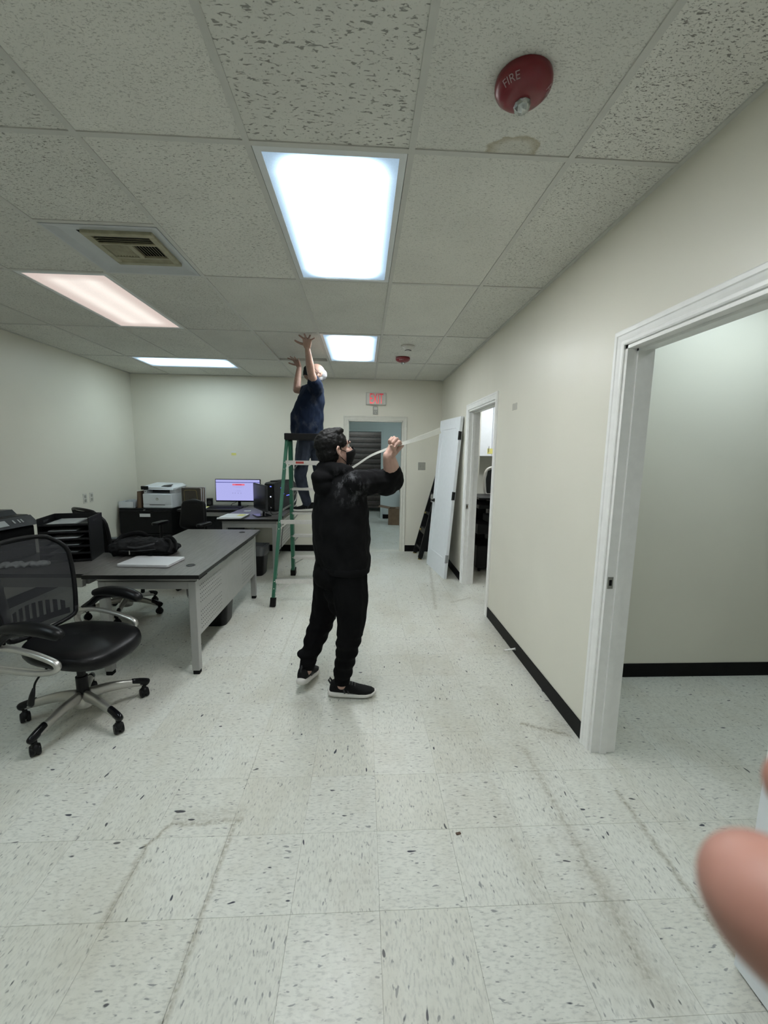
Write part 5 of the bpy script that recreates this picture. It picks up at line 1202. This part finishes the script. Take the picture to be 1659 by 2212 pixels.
for lg in (legR, legL): chain(b, lg)
ball(b, (-.365, 2.63, .225), (.062, .055, .035)); ball(b, (-.118, 2.495, .19), (.062, .058, .04))
me = remesh(b, .0065, 5, lambda v: wr_cloth(.004, 16)(v)+(.004*math.sin(v.z*85) if v.z < .45 else 0), O1); tr_ = obj('sweatpants', me, 'sweatpants_black', p1)
for (a, c) in (((-.123, 2.497, .098), (-.120, 2.496, .17)), ((-.364, 2.612, .135), (-.350, 2.628, .205))): obj('cuff', tube(B(), [Vector(a)-O1, Vector(a).lerp(Vector(c), .5)-O1, Vector(c)-O1], [.049, .052, .05], 18), 'sweatpants_black', tr_, True)
shoe(p1, (-.200, 2.515, 0), R(-2), 0, O1, .30); shoe(p1, (-.392, 2.535, .058), R(78), R(11), O1, .30)
# the flexible white strip he holds
pts = [at(x, y, 1, d) for x, y, d in ((748, 1018, 2.84), (768, 1006, 2.75), (800, 985, 2.62), (828, 973, 2.50), (856, 962, 2.42), (880, 955, 2.39), (905, 947, 2.40), (930, 938, 2.43), (951, 930, 2.46))]
sp_ = spline(pts, 6); b = B(); rings = []; n = len(sp_); _, T_l, _ = frames(sp_)
for i, (p, t_) in enumerate(zip(sp_, T_l)):
    f = i/(n-1); w_ = .007+.010*max(0, (f-.45)/.55); up_ = Vector((0, 0, 1)); up_ = (up_-t_*up_.dot(t_)).normalized(); sd = t_.cross(up_)
    rings.append([p+up_*w_+sd*.0014, p-up_*w_+sd*.0014, p-up_*w_-sd*.0014, p+up_*w_-sd*.0014])
o = obj('flexible_strip', loft(b, rings), 'strip_cream', None); tag(o, 'long thin cream coloured strip gripped in the fist of the man in black', 'strip')

# ---- man on the ladder in navy shirt
O2 = Vector((-.62, 4.97, .862))
p2 = empty('person', O2, 0, 'man in navy shirt and jeans on the ladder pushing up a ceiling tile', 'person')
hd = R(192); F2 = Vector((math.cos(hd), math.sin(hd), 0)); L2 = Vector((-math.sin(hd), math.cos(hd), 0))
rot = basis((-.62, -.42, .66), (.45, -.9, .0)); H2_ = place((-.555, 4.885, 2.445), rot)
tors = [(tc(-.655, 4.97, 1.765), .175, .185), (tc(-.655, 4.97, 1.86), .18, .192), (tc(-.65, 4.97, 1.98), .18, .190), (tc(-.625, 4.965, 2.1), .18, .172), (tc(-.60, 4.955, 2.2), .185, .155), (tc(-.578, 4.945, 2.285), .175, .125), (tc(-.565, 4.935, 2.34), .11, .085)]
shL, elL, wrL = Vector((-.525, 4.765, 2.27)), Vector((-.553, 4.565, 2.39)), Vector((-.562, 4.345, 2.60))
shR, elR, wrR = Vector((-.62, 5.11, 2.28)), Vector((-.805, 5.18, 2.31)), Vector((-.775, 5.235, 2.585))
lgA = [(-.665, 4.93, 1.74, .10), (-.705, 4.92, 1.5, .09), (-.735, 4.92, 1.29, .072), (-.705, 4.95, 1.12, .066), (-.665, 4.97, .965, .056)]
lgB = [(-.57, 5.01, 1.74, .10), (-.53, 4.99, 1.5, .09), (-.50, 4.96, 1.29, .072), (-.475, 5.0, 1.12, .066), (-.465, 5.03, .965, .056)]
b = B(); loft(b, [ering(c, L2, F2, a*.85, d*.85) for c, a, d in tors])
chain(b, [(*tc(-.575, 4.935, 2.30), .062), (*tc(-.57, 4.92, 2.36), .058), (*(H2_ @ Vector((-.03, 0, -.05))), .056)]); head(b, H2_)
chain(b, [(*shL, .052), (*shL.lerp(elL, .5), .050), (*elL, .043), (*elL.lerp(wrL, .3), .045), (*elL.lerp(wrL, .7), .034), (*wrL, .027)]); chain(b, [(*shR, .052), (*elR, .044), (*elR.lerp(wrR, .3), .046), (*wrR, .029)])
hand(b, place(wrL, basis((.12, -.80, .60), (-1, -.1, 0))), (-28, -4, 4), 20, (70, -10), 1, 1.14, 8)
hand(b, place(wrR, basis((-.25, -.70, .66), (-.9, .3, 0))), (-28, -4, 4), 18, (70, -10), 1, 1.06, 8)
for lg in (lgA, lgB): chain(b, [(x, y, z, r*.8) for x, y, z, r in lg])
chain(b, [(-.665, 4.97, .98, .042), (-.655, 4.975, .935, .038)]); chain(b, [(-.465, 5.03, .98, .042), (-.465, 5.035, .935, .038)])
obj('body', remesh(b, .0045, 4, None, O2), 'skin_tan', p2); eyes(p2, H2_, O2, 'skin_tan'); mask(p2, H2_, O2)
b = B(); ball(b, (-.066, 0, .052), (.062, .074, .070), H2_); ball(b, (-.07, 0, .0), (.043, .070, .055), H2_)
obj('hair', remesh(b, .006, 4, lambda v: .003*mnoise.noise(v*70), O2), 'hair_white', p2)
gl = B()
for s in (-1, 1):
    tube(gl, [H2_ @ Vector((.094+.0*k, s*.034+.024*math.cos(k*PI/6), .012+.017*math.sin(k*PI/6)))-O2 for k in range(13)], .0022, 6); tube(gl, [H2_ @ Vector(q)-O2 for q in ((.092, s*.058, .016), (.05, s*.078, .016), (-.015, s*.086, .012))], .0022, 6)
tube(gl, [H2_ @ Vector(q)-O2 for q in ((.096, -.012, .014), (.099, 0, .017), (.096, .012, .014))], .002, 6); obj('glasses', gl, 'black_plastic', p2)
b = B(); loft(b, [ering(c, L2, F2, a, d) for c, a, d in tors])
chain(b, [(*tc(-.55, 4.85, 2.25), .085), (*shL, .083), (*shL.lerp(elL, .42), .076), (*shL.lerp(elL, .5), .070)]); chain(b, [(*tc(-.6, 5.03, 2.25), .085), (*shR, .08), (*shR.lerp(elR, .42), .068)])
ball(b, tc(-.745, 4.955, 1.93), (.10, .15, .15))
obj('shirt', remesh(b, .0065, 4, lambda v: wr_cloth(.0075, 12)(v)+.004*math.sin(v.z*38-v.x*46), O2), 'navy_shirt', p2)
b = B(); chain(b, lgA); chain(b, lgB); ball(b, (-.625, 4.97, 1.76), (.155, .15, .11)); ball(b, (-.60, 4.98, 1.68), (.13, .13, .1))
obj('jeans', remesh(b, .0065, 4, lambda v: wr_cloth(.005, 16)(v), O2), 'denim', p2)
shoe(p2, (-.565, 4.972, .862), R(181), 0, O2, .285); shoe(p2, (-.47, 5.075, .862), R(262), 0, O2, .285)

# ---- fingertips of the person holding the camera, at the right edge
def cpx(x, y, d): return Vector((0, 0, CAMH))+(CF+CR*((x-829.5)/FPX)-CU*((y-1106)/FPX))*d
O3 = cpx(2100, 2300, .11)
p3 = empty('person', O3, 0, 'blurred fingertips of the person taking the photo at the right edge', 'person')
b = B()
f1 = [(*cpx(1652, 1938, .078), .0107), (*cpx(1680, 1965, .078), .0118), (*cpx(1778, 2075, .082), .0119), (*cpx(1915, 2250, .092), .0120), (*cpx(2130, 2420, .115), .013)]
chain(b, f1, 3)
f2 = [(*cpx(1745, 1705, .095), .0082), (*cpx(1830, 1790, .097), .009), (*cpx(1960, 1950, .105), .0098), (*cpx(2180, 2200, .125), .011)]
f3 = [(*cpx(1800, 1590, .115), .0082), (*cpx(1900, 1680, .117), .009), (*cpx(2080, 1850, .125), .0098), (*cpx(2260, 2060, .14), .011)]
f4 = [(*cpx(1880, 1500, .135), .0072), (*cpx(1970, 1590, .137), .008), (*cpx(2130, 1740, .145), .009), (*cpx(2300, 1940, .155), .010)]
for f_ in (f2, f3, f4): chain(b, f_, 3)
q1, q2, q3, q4 = (Vector(f_[-1][:3]) for f_ in (f1, f2, f3, f4)); wr_ = (q1+q2+q3+q4)/4+CR*.075-CU*.035+CF*.01
for q in (q1, q2, q3, q4): cone(b, q, .012, wr_, .022)
th = [(*(wr_-CR*.02-CU*.01), .016), (*(wr_-CR*.05-CU*.05), .0135), (*(wr_-CR*.075-CU*.065+CF*.02), .0115), (*(wr_-CR*.095-CU*.07+CF*.035), .010)]; chain(b, th, 2)
chain(b, [(*wr_, .026), (*(wr_+CR*.06-CU*.03-CF*.02), .028), (*(wr_+CR*.16-CU*.10-CF*.06), .036)])
obj('body', remesh(b, .0011, 8, None, O3), 'skin_thumb', p3)
m = B(); ax_ = (Vector(f1[0][:3])-Vector(f1[2][:3])).normalized(); nrm = (-CF*.84+CU*.50+CR*.10).normalized()
rotn = basis(ax_, nrm.cross(ax_)); nz_ = rotn.to_3x3() @ Vector((0, 0, 1))
ball(m, (0, 0, 0), (.0092, .0074, .0030), Matrix.Translation(Vector(f1[0][:3]).lerp(Vector(f1[1][:3]), .6)+nz_*.0114-O3) @ rotn, 4)
obj('fingernail', m, 'nail', p3, True)
